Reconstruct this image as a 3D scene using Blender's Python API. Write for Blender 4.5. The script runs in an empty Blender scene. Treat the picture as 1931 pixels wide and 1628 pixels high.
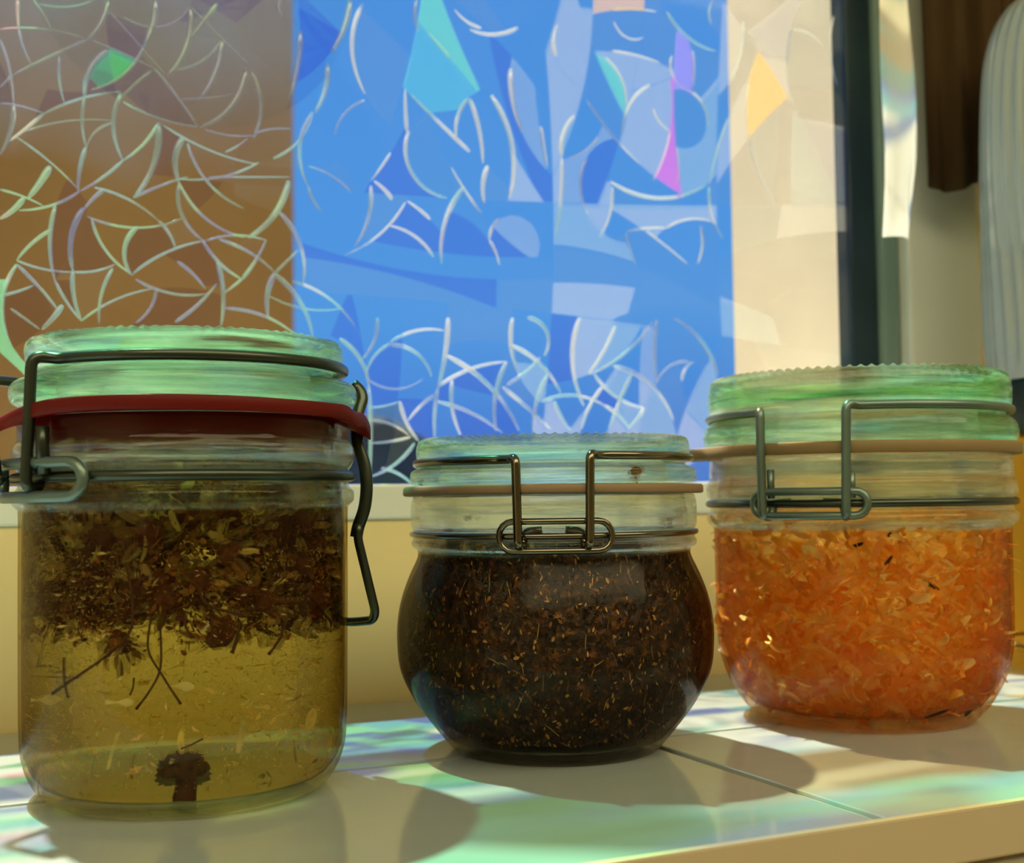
import bpy, bmesh, math, random
import numpy as np
from mathutils import Vector, Matrix

# ------------------------------------------------------------------ camera, world, lights, exposure
S = bpy.context.scene
COL = S.collection
PI = math.pi
W, H = 1931, 1628
FPX = 2395.5
YAW, PITCH, ROLL = math.radians(25.06), math.radians(3.04), math.radians(-.71)
CAM = Vector((0, 0, .0825))
fw = Vector((math.sin(YAW)*math.cos(PITCH), math.cos(YAW)*math.cos(PITCH), math.sin(PITCH)))
rt0 = Vector((math.cos(YAW), -math.sin(YAW), 0)); up0 = rt0.cross(fw)
rt = math.cos(ROLL)*rt0 + math.sin(ROLL)*up0
up = -math.sin(ROLL)*rt0 + math.cos(ROLL)*up0
cd = bpy.data.cameras.new('camera'); co = bpy.data.objects.new('camera', cd); COL.objects.link(co)
M = Matrix((rt, up, -fw)).transposed().to_4x4(); M.translation = CAM
co.matrix_world = M
cd.sensor_width = 36; cd.lens = 36*FPX/W; cd.clip_start = .01; cd.clip_end = 200
cd.dof.use_dof = True; cd.dof.focus_distance = .375; cd.dof.aperture_fstop = 15
S.camera = co

wd = bpy.data.worlds.new('sky'); S.world = wd; wd.use_nodes = True
nt = wd.node_tree; bg = nt.nodes['Background']
tc = nt.nodes.new('ShaderNodeTexCoord'); sp = nt.nodes.new('ShaderNodeSeparateXYZ'); cr = nt.nodes.new('ShaderNodeValToRGB')
nt.links.new(tc.outputs['Generated'], sp.inputs[0]); nt.links.new(sp.outputs['Z'], cr.inputs[0]); nt.links.new(cr.outputs[0], bg.inputs[0])
e = cr.color_ramp.elements
e[0].position = 0; e[0].color = (.05, .17, .62, 1)
e[1].position = .8; e[1].color = (.05, .22, .70, 1)
k = e.new(.14); k.color = (.075, .30, .76, 1)
bg.inputs[1].default_value = .90

SUN = Vector((.25, -1, -2.1)).normalized()          # the way the sunlight travels
sl = bpy.data.lights.new('sun', 'SUN'); sl.energy = 11; sl.angle = math.radians(1.6); sl.color = (1, .93, .80)
so = bpy.data.objects.new('sun', sl); COL.objects.link(so); so.rotation_euler = SUN.to_track_quat('-Z', 'Y').to_euler()
so.location = (-1, 3, 3)
al = bpy.data.lights.new('room_fill', 'AREA'); al.shape = 'RECTANGLE'; al.size = 3.2; al.size_y = 1.2; al.energy = 41; al.color = (1, .87, .50)  # added unseen area light, warm fill for the room side
ao = bpy.data.objects.new('room_fill', al); COL.objects.link(ao); ao.location = (.3, -.70, 1.44); ao.rotation_euler = (math.radians(30), 0, 0)

vs = S.view_settings
vs.view_transform = 'Standard'; vs.look = 'None'; vs.gamma = 1; vs.use_curve_mapping = False; vs.exposure = .25
cy = S.cycles
cy.max_bounces = 14; cy.transparent_max_bounces = 48; cy.transmission_bounces = 12; cy.glossy_bounces = 5; cy.diffuse_bounces = 3; cy.volume_bounces = 0
cy.sample_clamp_indirect = 4; cy.use_denoising = True; cy.caustics_refractive = True; cy.caustics_reflective = False; cy.blur_glossy = .3

# ------------------------------------------------------------------ material helpers
def lin(r, g, b):
    f = lambda v: v/12.92 if v <= .04045 else ((v+.055)/1.055)**2.4
    return (f(r/255), f(g/255), f(b/255), 1)

class NT:
    def __init__(s, name):
        s.m = bpy.data.materials.new(name); s.m.use_nodes = True
        s.t = s.m.node_tree; s.t.nodes.clear(); s.out = s.t.nodes.new('ShaderNodeOutputMaterial')
    def n(s, typ, ins=None, **kw):
        o = s.t.nodes.new('ShaderNode'+typ)
        for k, v in kw.items(): setattr(o, k, v)
        for k, v in (ins or {}).items():
            if isinstance(v, bpy.types.NodeSocket): s.t.links.new(v, o.inputs[k])
            else: o.inputs[k].default_value = v
        return o
    def math(s, op, a, b=0.0, clamp=False):
        return s.n('Math', {0: a, 1: b}, operation=op, use_clamp=clamp).outputs[0]
    def mix(s, f, a, b):
        return s.n('MixShader', {0: f, 1: a, 2: b}).outputs[0]
    def mixc(s, f, a, b):
        o = s.n('Mix', data_type='RGBA')
        for i, v in ((0, f), (6, a), (7, b)):
            if isinstance(v, bpy.types.NodeSocket): s.t.links.new(v, o.inputs[i])
            else: o.inputs[i].default_value = v
        return o.outputs[2]
    def ramp(s, f, pts):
        o = s.n('ValToRGB', {0: f}); el = o.color_ramp.elements
        el[0].position, el[0].color = pts[0]; el[1].position, el[1].color = pts[-1]
        for p, c in pts[1:-1]:
            q = el.new(p); q.color = c
        return o.outputs[0]
    def facing(s):
        return s.n('LayerWeight', {'Blend': .5}).outputs['Facing']
    def noise(s, scale, detail=3, coord='Object', dist=0.0, vec=None):
        if vec is None: vec = s.n('TexCoord').outputs[coord]
        return s.n('TexNoise', {'Vector': vec, 'Scale': scale, 'Detail': detail, 'Distortion': dist}).outputs[0]
    def done(s, surf=None, vol=None):
        if surf is not None: s.t.links.new(surf, s.out.inputs['Surface'])
        if vol is not None: s.t.links.new(vol, s.out.inputs['Volume'])
        return s.m

def pbr(name, col, rough=.5, metal=0, spec=.5, nscale=None, namp=.15, bump=0.0, bscale=200, coord='Object', coat=0):
    t = NT(name)
    c = col
    if nscale:
        f = t.noise(nscale, 4, coord)
        c = t.mixc(f, tuple(v*(1-namp) for v in col[:3])+(1,), tuple(min(1, v*(1+namp)) for v in col[:3])+(1,))
    p = t.n('BsdfPrincipled', {'Base Color': c, 'Roughness': rough, 'Metallic': metal, 'Specular IOR Level': spec, 'Coat Weight': coat})
    if bump:
        b = t.n('Bump', {'Height': t.noise(bscale, 3, coord), 'Strength': bump, 'Distance': .001})
        t.t.links.new(b.outputs[0], p.inputs['Normal'])
    return t.done(p.outputs[0])

def glass_thin(name, edge=(.50, .70, .56, 1), body=(.985, .99, .975, 1), pw=3.0, rough=.015, spec=1.0, waves=0.0):
    """clear glass wall: passes light straight on, reflects by angle, greener towards its edges"""
    t = NT(name); fc = t.facing()
    f5 = t.math('POWER', fc, 4.5)
    fr = t.math('MULTIPLY_ADD', f5, .6*spec); fr.node.inputs[2].default_value = .03*spec
    tint = t.mixc(t.math('POWER', fc, pw), body, edge)
    tr = t.n('BsdfTransparent', {'Color': tint})
    g = t.n('BsdfGlossy', {'Color': (1, 1, 1, 1), 'Roughness': rough})
    if waves:
        b = t.n('Bump', {'Height': t.noise(60, 2), 'Strength': waves, 'Distance': .004})
        t.t.links.new(b.outputs[0], g.inputs['Normal'])
    return t.done(t.mix(fr, tr.outputs[0], g.outputs[0]))

def glass_solid(name, tint, density, through=.3, rough=.0, waves=.25, milk=.5):
    """thick pressed glass: refracts, some light goes straight on, colour deepens with thickness"""
    t = NT(name)
    vec = t.n('TexCoord').outputs['Object']
    mp = t.n('Mapping', {'Vector': vec, 'Scale': (30, 30, 420)}).outputs[0]
    bmp = t.n('Bump', {'Height': t.noise(1.0, 3, vec=mp), 'Strength': waves, 'Distance': .0012})
    g = t.n('BsdfGlass', {'Color': (1, 1, 1, 1), 'Roughness': rough, 'IOR': 1.48, 'Normal': bmp.outputs[0]})
    tr = t.n('BsdfTransparent', {'Color': (.96, .98, .95, 1)})
    v = t.n('VolumeAbsorption', {'Color': tint, 'Density': density})
    tl = t.n('BsdfTranslucent', {'Color': (.95, .96, .86, 1)})
    k = t.n('MapRange', {0: t.noise(1.0, 4, vec=t.n('Mapping', {'Vector': vec, 'Scale': (24, 24, 520), 'Location': (3, 1, 2)}).outputs[0]), 1: .42, 2: .72, 3: 0.0, 4: milk}).outputs[0]
    return t.done(t.mix(k, t.mix(through, g.outputs[0], tr.outputs[0]), tl.outputs[0]), v.outputs[0])

def glass_jar(name, edge, z_neck, z_base=.0045, pw=3.5, spec=.7, tint=(.95, .97, .91, 1)):
    """jar glass: thin smooth wall on the body, thick ridged pressed glass (which refracts) at neck and foot"""
    t = NT(name); fc = t.facing(); ob = t.n('TexCoord').outputs['Object']
    z = t.n('SeparateXYZ', {0: ob}).outputs['Z']
    fr = t.math('MULTIPLY_ADD', t.math('POWER', fc, 4.5), .6*spec); fr.node.inputs[2].default_value = .010*spec
    tr = t.n('BsdfTransparent', {'Color': t.mixc(t.math('POWER', fc, pw), (.985, .99, .975, 1), edge)})
    g = t.n('BsdfGlossy', {'Roughness': .015})
    thin = t.mix(fr, tr.outputs[0], g.outputs[0])
    mp = t.n('Mapping', {'Vector': ob, 'Scale': (40, 40, 300)}).outputs[0]
    bmp = t.n('Bump', {'Height': t.noise(1.0, 3, vec=mp), 'Strength': .22, 'Distance': .001})
    rf = t.n('BsdfGlass', {'Color': tint, 'Roughness': 0, 'IOR': 1.47, 'Normal': bmp.outputs[0]})
    tr2 = t.n('BsdfTransparent', {'Color': (.95, .97, .93, 1)})
    thick = t.mix(.5, rf.outputs[0], tr2.outputs[0])
    a = t.n('MapRange', {0: z, 1: z_neck-.0006, 2: z_neck+.0006}).outputs[0]
    b = t.n('MapRange', {0: z, 1: z_base+.001, 2: z_base-.001}).outputs[0]
    tl = t.n('BsdfTranslucent', {'Color': (.97, .95, .86, 1)})
    thick = t.mix(t.n('MapRange', {0: t.noise(1.0, 4, vec=t.n('Mapping', {'Vector': ob, 'Scale': (20, 20, 420), 'Location': (1, 5, 2)}).outputs[0]), 1: .5, 2: .75, 3: 0.0, 4: .38}).outputs[0], thick, tl.outputs[0])
    k = t.math('MAXIMUM', a, t.math('MULTIPLY', b, .8))
    return t.done(t.mix(k, thin, thick))

def liquid(name, tint, density, spec=.5, bend=0, cloud=0, cloud_col=(1, 1, 1, 1)):
    t = NT(name); fc = t.facing()
    fr = t.math('MULTIPLY', t.math('POWER', fc, 5.0), .45*spec)
    tr = t.n('BsdfTransparent', {'Color': (1, 1, 1, 1)})
    g = t.n('BsdfGlossy', {'Roughness': .05})
    v = t.n('VolumeAbsorption', {'Color': tint, 'Density': density})
    vo = v.outputs[0]
    if cloud: vo = t.n('AddShader', {0: vo, 1: t.n('VolumeScatter', {'Color': cloud_col, 'Density': cloud, 'Anisotropy': .2}).outputs[0]}).outputs[0]
    m_ = tr.outputs[0]
    if bend: m_ = t.mix(bend, m_, t.n('BsdfRefraction', {'Color': (1, 1, 1, 1), 'Roughness': 0, 'IOR': 1.42}).outputs[0])
    return t.done(t.mix(fr, m_, g.outputs[0]), vo)

def leafy(name, cols, trans=.5, rough=.45, spec=.3, nscale=None):
    """thin plant matter: some light comes through it; colour differs from piece to piece"""
    t = NT(name)
    rnd = t.n('NewGeometry').outputs['Random Per Island']
    n = len(cols)
    c = t.ramp(rnd, [(i/(n-1), cc) for i, cc in enumerate(cols)])
    if nscale:
        c = t.mixc(t.noise(nscale, 3), c, t.mixc(.5, c, (.01, .006, .002, 1)))
    d = t.n('BsdfPrincipled', {'Base Color': c, 'Roughness': rough, 'Specular IOR Level': spec})
    tl = t.n('BsdfTranslucent', {'Color': c})
    return t.done(t.mix(trans, d.outputs[0], tl.outputs[0]))

# ------------------------------------------------------------------ object helpers
def link(name, me, mat=None, parent=None, smooth=True):
    if isinstance(me, bmesh.types.BMesh):
        bm = me; me = bpy.data.meshes.new(name); bm.normal_update(); bm.to_mesh(me); bm.free()
    if smooth:
        for p in me.polygons: p.use_smooth = True
    o = bpy.data.objects.new(name, me); COL.objects.link(o)
    if mat is not None and not me.materials: me.materials.append(mat)
    if parent is not None: o.parent = parent
    return o
def tag(o, label=None, cat=None, group=None, kind=None):
    if label: o['label'] = label
    if cat: o['category'] = cat
    if group: o['group'] = group
    if kind: o['kind'] = kind
    return o
def empty(name, loc=(0, 0, 0), **kw):
    o = bpy.data.objects.new(name, None); COL.objects.link(o); o.location = loc; o.empty_display_size = .01
    return tag(o, **kw)
def add_box(bm, x0, x1, y0, y1, z0, z1, bev=0):
    vs_ = [bm.verts.new((x, y, z)) for x in (x0, x1) for y in (y0, y1) for z in (z0, z1)]
    idx = [(0, 1, 3, 2), (4, 6, 7, 5), (0, 4, 5, 1), (2, 3, 7, 6), (0, 2, 6, 4), (1, 5, 7, 3)]
    fs = [bm.faces.new([vs_[i] for i in f]) for f in idx]
    if bev:
        bmesh.ops.bevel(bm, geom=list({e for f in fs for e in f.edges}), offset=bev, segments=2, affect='EDGES', profile=.6)
def box(name, b, mat, parent=None, bev=0):
    bm = bmesh.new(); add_box(bm, *b, bev=bev); return link(name, bm, mat, parent, smooth=False)
def smooth_profile(pts, n=3):
    """rounds a profile: Catmull-Rom through its points"""
    P = [np.array(p, float) for p in pts]; out = []
    for i in range(len(P)-1):
        p0, p1, p2, p3 = P[max(0, i-1)], P[i], P[i+1], P[min(len(P)-1, i+2)]
        for k in range(n):
            t = k/n
            q = .5*((2*p1)+(-p0+p2)*t+(2*p0-5*p1+4*p2-p3)*t*t+(-p0+3*p1-3*p2+p3)*t**3)
            q[0] = max(q[0], 0); out.append(tuple(q))
    out.append(tuple(P[-1])); return out
def revolve(prof, seg=128, mod=None, bm=None):
    """closed solid of revolution; profile runs from axis to axis"""
    bm = bm or bmesh.new(); rings = []
    for r, z in prof:
        if r < 1e-6: rings.append([bm.verts.new((0, 0, z))])
        else:
            row = []
            for k in range(seg):
                a = 2*PI*k/seg; rr, zz = (r, z) if mod is None else mod(r, z, a)
                row.append(bm.verts.new((rr*math.cos(a), rr*math.sin(a), zz)))
            rings.append(row)
    for A, B in zip(rings, rings[1:]):
        for k in range(seg):
            j = (k+1) % seg
            if len(A) == 1 and len(B) == 1: break
            if len(A) == 1: bm.faces.new((A[0], B[k], B[j]))
            elif len(B) == 1: bm.faces.new((A[k], B[0], A[j]))
            else: bm.faces.new((A[k], B[k], B[j], A[j]))
    bmesh.ops.recalc_face_normals(bm, faces=bm.faces[:])
    return bm
def ring(prof, seg=128, mod=None):
    """closed profile swept round the axis"""
    bm = bmesh.new(); rows = []
    for k in range(seg):
        a = 2*PI*k/seg; row = []
        for r, z in prof:
            rr, zz = (r, z) if mod is None else mod(r, z, a)
            row.append(bm.verts.new((rr*math.cos(a), rr*math.sin(a), zz)))
        rows.append(row)
    n = len(prof)
    for k in range(seg):
        A, B = rows[k], rows[(k+1) % seg]
        for i in range(n):
            j = (i+1) % n; bm.faces.new((A[i], B[i], B[j], A[j]))
    bmesh.ops.recalc_face_normals(bm, faces=bm.faces[:])
    return bm
def fillet(pts, rad, n=5):
    P = [Vector(p) for p in pts]; out = [P[0]]
    for a, b, c in zip(P, P[1:], P[2:]):
        u = (a-b); v = (c-b); r = min(rad, u.length*.45, v.length*.45)
        p, q = b+u.normalized()*r, b+v.normalized()*r
        if u.normalized().dot(v.normalized()) < -.985: out.append(b); continue
        for i in range(n+1):
            t = i/n; out.append(p*(1-t)**2+b*2*t*(1-t)+q*t*t)
    out.append(P[-1]); return out
def tube(pts, r, bm=None, seg=10, closed=False, taper=None):
    bm = bm or bmesh.new(); P = [Vector(p) for p in pts]; n = len(P)
    rows = []; prev = None
    for i in range(n):
        if closed: t = P[(i+1) % n]-P[i-1]
        else: t = P[min(n-1, i+1)]-P[max(0, i-1)]
        if t.length < 1e-9: t = Vector((0, 0, 1))
        t.normalize()
        if prev is None:
            u = t.orthogonal().normalized()
        else:
            u = (prev-t*prev.dot(t))
            u = u.normalized() if u.length > 1e-6 else t.orthogonal().normalized()
        prev = u; v = t.cross(u)
        rr = r if taper is None else r*taper(i/(n-1))
        rows.append([bm.verts.new(P[i]+rr*(math.cos(2*PI*k/seg)*u+math.sin(2*PI*k/seg)*v)) for k in range(seg)])
    for i in range(n if closed else n-1):
        A, B = rows[i], rows[(i+1) % n]
        off = 0
        if closed and i == n-1:
            off = min(range(seg), key=lambda o: (A[0].co-B[o].co).length)
        for k in range(seg):
            j = (k+1) % seg
            bm.faces.new((A[k], A[j], B[(j+off) % seg], B[(k+off) % seg]))
    if not closed:
        bm.faces.new(rows[0][::-1]); bm.faces.new(rows[-1])
    return bm

def pix_ray(x, y): return fw + (x-W/2)/FPX*rt - (y-H/2)/FPX*up
def on_plane_y(x, y, Y):
    d = pix_ray(x, y); return CAM + d*((Y-CAM.y)/d.y)

# ------------------------------------------------------------------ setting: room shell and window wall
plaster = pbr('cream_plaster', (.86, .69, .33, 1), .75, nscale=6, namp=.06, bump=.1, bscale=120)
roomwall = pbr('room_paint', (.78, .73, .54, 1), .85, nscale=3, namp=.05)
upvc = pbr('white_frame_plastic', (.80, .84, .76, 1), .28, nscale=20, namp=.03)
WY = .50          # inner face of the wall behind the sill
FY = .5125        # front of the window film
WX1 = .4310       # right edge of the glass
WZ0 = .0893       # bottom edge of the glass
WX0, WZ1 = -.28, 1.10
def structure(o): return tag(o, kind='structure')
bm = bmesh.new()
add_box(bm, -.42, .86, WY, WY+.09, -.05, .0747)                 # under the window
add_box(bm, .508, .86, WY+.004, WY+.09, .0747, 1.3)             # right of it
add_box(bm, -.42, WX0-.03, WY, WY+.09, .0747, 1.3)
add_box(bm, WX0-.03, .508, WY, WY+.09, WZ1+.03, 1.3)
structure(link('wall_back', bm, plaster, smooth=False))
bm = bmesh.new()                                                # the room's own wall round the recess
add_box(bm, -1.6, 2.4, .272, .60, -.95, -.05)
add_box(bm, -1.6, -.42, .272, .60, -.05, 1.5)
add_box(bm, .86, 2.4, .272, .60, -.05, 1.5)
add_box(bm, -.42, .86, .272, .60, 1.3, 1.5)
structure(link('wall_front', bm, roomwall, smooth=False))
structure(box('wall_left', (-1.7, -1.6, -2.4, .60, -.95, 1.5), roomwall))
structure(box('wall_right', (2.4, 2.5, -2.4, .60, -.95, 1.5), roomwall))
structure(box('wall_rear', (-1.7, 2.5, -2.5, -2.4, -.95, 1.5), roomwall))
structure(box('ceiling', (-1.7, 2.5, -2.5, .60, 1.5, 1.6), roomwall))
structure(box('floor', (-1.7, 2.5, -2.5, .60, -1.05, -.95), pbr('floor_boards', (.20, .11, .05, 1), .5, nscale=4)))

# ------------------------------------------------------------------ tiled sill
sill = structure(empty('trim_1'))
grout = pbr('pale_grout', (.50, .47, .38, 1), .8, nscale=90, namp=.2)
t = NT('glazed_white_tile')
c = t.mixc(t.noise(7, 5), (.33, .39, .39, 1), (.42, .47, .46, 1))
b = t.n('Bump', {'Height': t.noise(26, 2), 'Strength': .12, 'Distance': .002})
p = t.n('BsdfPrincipled', {'Base Color': c, 'Roughness': .10, 'Specular IOR Level': .5, 'Normal': b.outputs[0]})
tile_m = t.done(p.outputs[0])
box('sill_bed', (-.42, .86, .2565, WY+.001, -.03, -.0012), grout, sill)
xs = [.223+.3*k for k in range(-3, 4)]
for y0, y1 in ((.2575, .3788), (.3815, .4995)):
    for a, b2 in zip(xs, xs[1:]):
        x0, x1 = max(a+.0014, -.419), min(b2-.0014, .859)
        if x1-x0 < .01: continue
        box('tile', (x0, x1, y0, y1, -.006, 0), tile_m, sill, bev=.0009)
edge_m = pbr('cream_edge_strip', (.64, .53, .36, 1), .35, nscale=30, namp=.05)
bm = bmesh.new(); add_box(bm, -.42, .86, .2543, .2572, -.0135, .0006, bev=.0007); add_box(bm, -.42, .86, .2572, .272, -.0135, -.0062)
link('edge_strip', bm, edge_m, sill, smooth=False)

# ------------------------------------------------------------------ window: frame, pane, film cells and their raised lines
win = structure(empty('window_1', (0, 0, 0)))
bm = bmesh.new()
add_box(bm, WX0-.03, .508, WY-.0015, WY+.05, .0747, WZ0, bev=.0012)         # bottom rail
link('bottom_rail', bm, upvc, win, smooth=False)
bm = bmesh.new(); add_box(bm, WX0-.03, WX0, WY, WY+.05, WZ0, WZ1+.03, bev=.001); add_box(bm, WX0, .508, WY, WY+.05, WZ1, WZ1+.03, bev=.001)
link('side_rail', bm, upvc, win, smooth=False)
t = NT('dark_seal')
c = t.mixc(t.noise(18, 3), (.012, .020, .045, 1), (.035, .07, .075, 1))
p = t.n('BsdfPrincipled', {'Base Color': c, 'Roughness': .25})
seal_m = t.done(p.outputs[0])
bm = bmesh.new(); add_box(bm, WX1, WX1+.0165, FY-.003, FY+.0085, WZ0, WZ1, bev=.001)
link('seal', bm, seal_m, win, smooth=False)
bm = bmesh.new(); add_box(bm, WX1+.0165, WX1+.0285, FY-.007, FY+.0085, WZ0, WZ1, bev=.003)
link('glazing_bead', bm, pbr('grey_green_bead', (.20, .30, .27, 1), .3), win)
bm = bmesh.new(); add_box(bm, WX1+.0285, .508, WY-.001, WY+.05, WZ0, WZ1, bev=.002)
link('right_stile', bm, upvc, win, smooth=False)
box('pane', (WX0, WX1, FY+.0035, FY+.0075, WZ0, WZ1), glass_thin('window_glass', (.8, .9, .85, 1), spec=.25), win)

FILM_TINTS = {
 'white': (1, .97, .90, 1), 'green': (.06, .36, .10, 1), 'mint': (.24, .78, .50, 1), 'cyan': (.14, .55, .68, 1),
 'blue': (.07, .17, .58, 1), 'violet': (.50, .32, .95, 1), 'amber': (1, .62, .10, 1), 'teal': (.05, .24, .24, 1), 'rose': (1, .45, .58, 1),
 'forest': (.015, .14, .04, 1), 'tan': (.26, .17, .065, 1), 'cream': (.95, .80, .48, 1), 'magenta': (.9, .12, .75, 1)}
VIEWS = {  # colour looking straight on, share of diffusing haze
 'clear': ((.95, .98, .985, 1), .008), 'deep': ((.78, .72, .95, 1), .008), 'grey': ((.66, .66, .58, 1), .03), 'frost': ((.97, .96, .93, 1), .14), 'glow': ((.96, .95, .93, 1), .38), 'haze': ((.95, .95, .94, 1), .02)}
cell_mats = {}
def cell_mat(tint, view):
    """iridescent film: near-clear looking straight on, coloured where light crosses it aslant"""
    key = (tint, view)
    if key in cell_mats: return cell_mats[key]
    t = NT('film_%s_%s' % key); fc = t.facing()
    f = t.n('MapRange', {0: fc, 1: .32, 2: .50, 3: 0.0, 4: 1.0}, interpolation_type='SMOOTHSTEP').outputs[0]
    sq = lambda c: tuple(math.sqrt(v) for v in c[:3])+(1,)
    vc, hz = VIEWS[view]
    tr = t.n('BsdfTransparent', {'Color': t.mixc(f, sq(vc), sq(FILM_TINTS[tint]))})
    tl = t.n('BsdfTranslucent', {'Color': FILM_TINTS[tint] if view == 'glow' else t.mixc(.15, (.95, .93, .88, 1), FILM_TINTS[tint])})
    g = t.n('BsdfGlossy', {'Roughness': .12})
    a = t.mix(hz/2, tr.outputs[0], tl.outputs[0])
    fr = t.math('MULTIPLY_ADD', t.math('POWER', fc, 5.0), .6); fr.node.inputs[2].default_value = .006
    cell_mats[key] = t.done(t.mix(fr, a, g.outputs[0])); return cell_mats[key]

# arcs of the embossed pattern: measured on the photograph as start, middle, end, width; laid out on the film's own plane
A1 = """85,0,85,75,90,140,18;0,140,250,145,420,190,8;160,0,205,65,245,145,12;90,140,110,225,150,310,14;520,0,490,100,420,190,22;420,190,250,265,60,360,14;0,190,50,350,65,500,14;65,500,55,610,0,740,22;60,360,30,390,0,420,12;190,20,350,30,450,0,10;285,270,285,390,310,500,14;520,240,430,340,405,470,30;0,495,100,510,210,545,10;210,545,400,470,580,440,12;210,545,120,620,35,685,16;520,50,680,230,800,365,8;745,0,735,110,690,220,32;690,220,600,350,440,430,16;590,80,750,130,910,30,10;910,30,895,220,800,365,26;1040,20,970,110,900,200,20;910,30,1050,170,1200,320,10;1065,190,1000,270,840,335,14;1065,190,1040,330,960,470,26;740,330,860,480,950,610,16;430,190,600,260,740,330,8;730,340,640,410,580,470,14;580,450,545,560,590,770,20;405,470,395,600,415,710,16;545,590,460,630,415,710,12;120,630,330,580,545,580,8;590,490,740,560,960,610,10;1180,330,1080,540,960,610,26;1200,340,1250,490,1215,660,24;870,475,1000,470,1120,450,8;760,590,690,690,590,770,16;590,770,480,860,380,920,14;380,920,250,985,90,1010,12;760,590,740,780,640,950,28;410,710,385,800,375,920,20;80,660,230,770,375,910,10;240,800,190,880,135,950,30;115,950,60,1010,0,1050,24;0,910,150,960,210,990,10;880,660,840,760,860,880,28;640,950,800,880,900,850,12;900,690,1000,880,1170,1000,14;860,880,880,1050,970,1150,18;860,880,1000,1060,1170,1140,14;780,600,1000,720,1240,790,10;980,620,1100,650,1220,650,8;1240,780,1100,840,860,860,10;1385,870,1300,1050,1190,1140,28;1000,850,1230,850,1390,850,8;1220,640,1300,620,1400,620,8;1080,730,1140,700,1190,660,8;1310,760,1420,690,1500,550,12;400,1000,340,1150,350,1300,26;500,910,440,960,400,1010,18;450,900,600,950,760,1060,12;440,1050,520,1220,640,1320,14;660,1090,600,1180,630,1320,22;420,1040,600,1090,890,1040,10;760,1060,810,1120,840,1190,16;640,1310,800,1210,990,1155,12;990,1155,1150,1130,1280,1155,10;265,990,240,1140,265,1350,20;265,1350,320,1450,390,1540,14;350,1300,355,1430,390,1540,20;250,1100,140,1180,80,1250,16;80,1250,200,1290,350,1305,10;350,1305,460,1300,550,1270,10;540,1290,490,1400,475,1550,16;80,1270,180,1370,280,1490,16;300,1465,250,1530,200,1580,24;0,1420,80,1400,160,1370,12;80,1270,20,1400,40,1620,18;50,1480,120,1530,190,1580,12;750,1380,720,1480,650,1550,14;390,1540,550,1440,740,1385,10;650,1340,830,1410,990,1410,12;840,1545,940,1470,1040,1360,16;1040,1250,1070,1400,1060,1560,22;970,1150,1040,1250,1160,1340,16;1050,1150,1240,1240,1320,1310,14;1160,1340,1220,1260,1275,1155,16;1160,1340,1110,1380,1070,1410,12;1320,1310,1285,1400,1285,1520,26;1320,1310,1390,1240,1430,1200,14;1340,1020,1430,1150,1450,1360,22;1310,1310,1440,1450,1500,1620,22;1080,1480,1250,1510,1430,1620,14;850,1255,920,1310,985,1385,16;1400,1350,1560,1420,1700,1560,14;1290,1420,1450,1480,1640,1480,8;1440,150,1430,300,1390,470,28;1680,0,1640,160,1590,250,28;1570,310,1560,430,1510,540,28;1500,540,1440,680,1480,900,20;1480,900,1500,960,1540,1010,18;1350,0,1335,40,1355,80,22;1740,20,1690,170,1750,450,22"""
A2 = """920,0,910,110,930,190,25;860,800,850,640,850,540,25;1240,920,1060,750,880,570,25;1490,420,1510,650,1560,800,35;1370,580,1490,850,1480,1200,35;1240,600,1300,800,1320,990,30;1230,600,1170,700,1160,850,25;870,800,860,980,1100,1200,25;640,1130,630,1300,540,1500,25;770,1210,720,1150,660,1100,25;520,1170,420,1080,260,1010,15;1200,1140,1120,1270,1070,1600,30;1350,1010,1320,1130,1330,1240,30;1760,340,1750,220,1770,150,30;1800,950,1800,850,1880,700,30;1800,960,1790,1250,1760,1440,25;1420,1330,1370,1400,1360,1460,25;850,1230,740,1380,480,1550,15;600,610,490,680,420,820,15;760,930,700,1020,640,1100,15;1670,770,1690,900,1710,1010,25;1020,1560,900,1430,750,1370,20;1360,1460,1400,1540,1420,1609,20;1000,1330,930,1270,860,1220,20;1310,1290,1220,1170,1130,1020,18;1530,170,1400,210,1240,180,25;1310,170,1220,130,1150,60,20;1120,350,1060,280,990,200,20"""
A3 = """520,0,510,150,470,340,25;470,340,455,450,455,570,20;180,0,165,110,110,195,18;0,100,100,200,140,330,22;140,330,150,560,140,790,22;240,125,170,180,130,260,14;240,130,370,170,440,280,18;240,120,370,60,500,60,14;130,290,270,340,400,290,10;510,180,680,290,860,540,22;470,330,640,240,800,210,16;800,210,750,350,750,540,22;780,330,900,430,1010,530,18;830,0,820,110,860,270,22;820,130,960,220,1060,360,20;800,320,900,250,960,190,16;1000,270,950,380,930,540,22;900,0,1000,90,980,180,20;1150,0,1115,200,1170,420,24;1320,40,1270,150,1190,270,18;1520,10,1510,150,1520,310,20;1500,20,1400,140,1200,270,16;1220,270,1330,380,1460,430,16;1310,230,1490,320,1600,490,20;1460,430,1420,490,1380,530,18;1400,270,1340,400,1290,530,18;1260,330,1200,420,1160,530,18;970,400,1120,370,1270,420,14;1270,420,1340,470,1390,530,16;1030,400,1060,470,1110,540,18;540,300,540,430,580,560,20;470,400,620,450,780,550,16;450,370,390,420,330,490,16;290,400,320,500,380,590,20;140,430,220,420,290,400,10;140,490,250,510,330,560,12;340,570,250,590,140,600,12;360,600,280,690,150,760,16;200,720,270,740,350,800,14;1810,270,1740,120,1600,0,20;1680,210,1600,220,1520,310,12;1640,300,1660,240,1700,210,14"""
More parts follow.
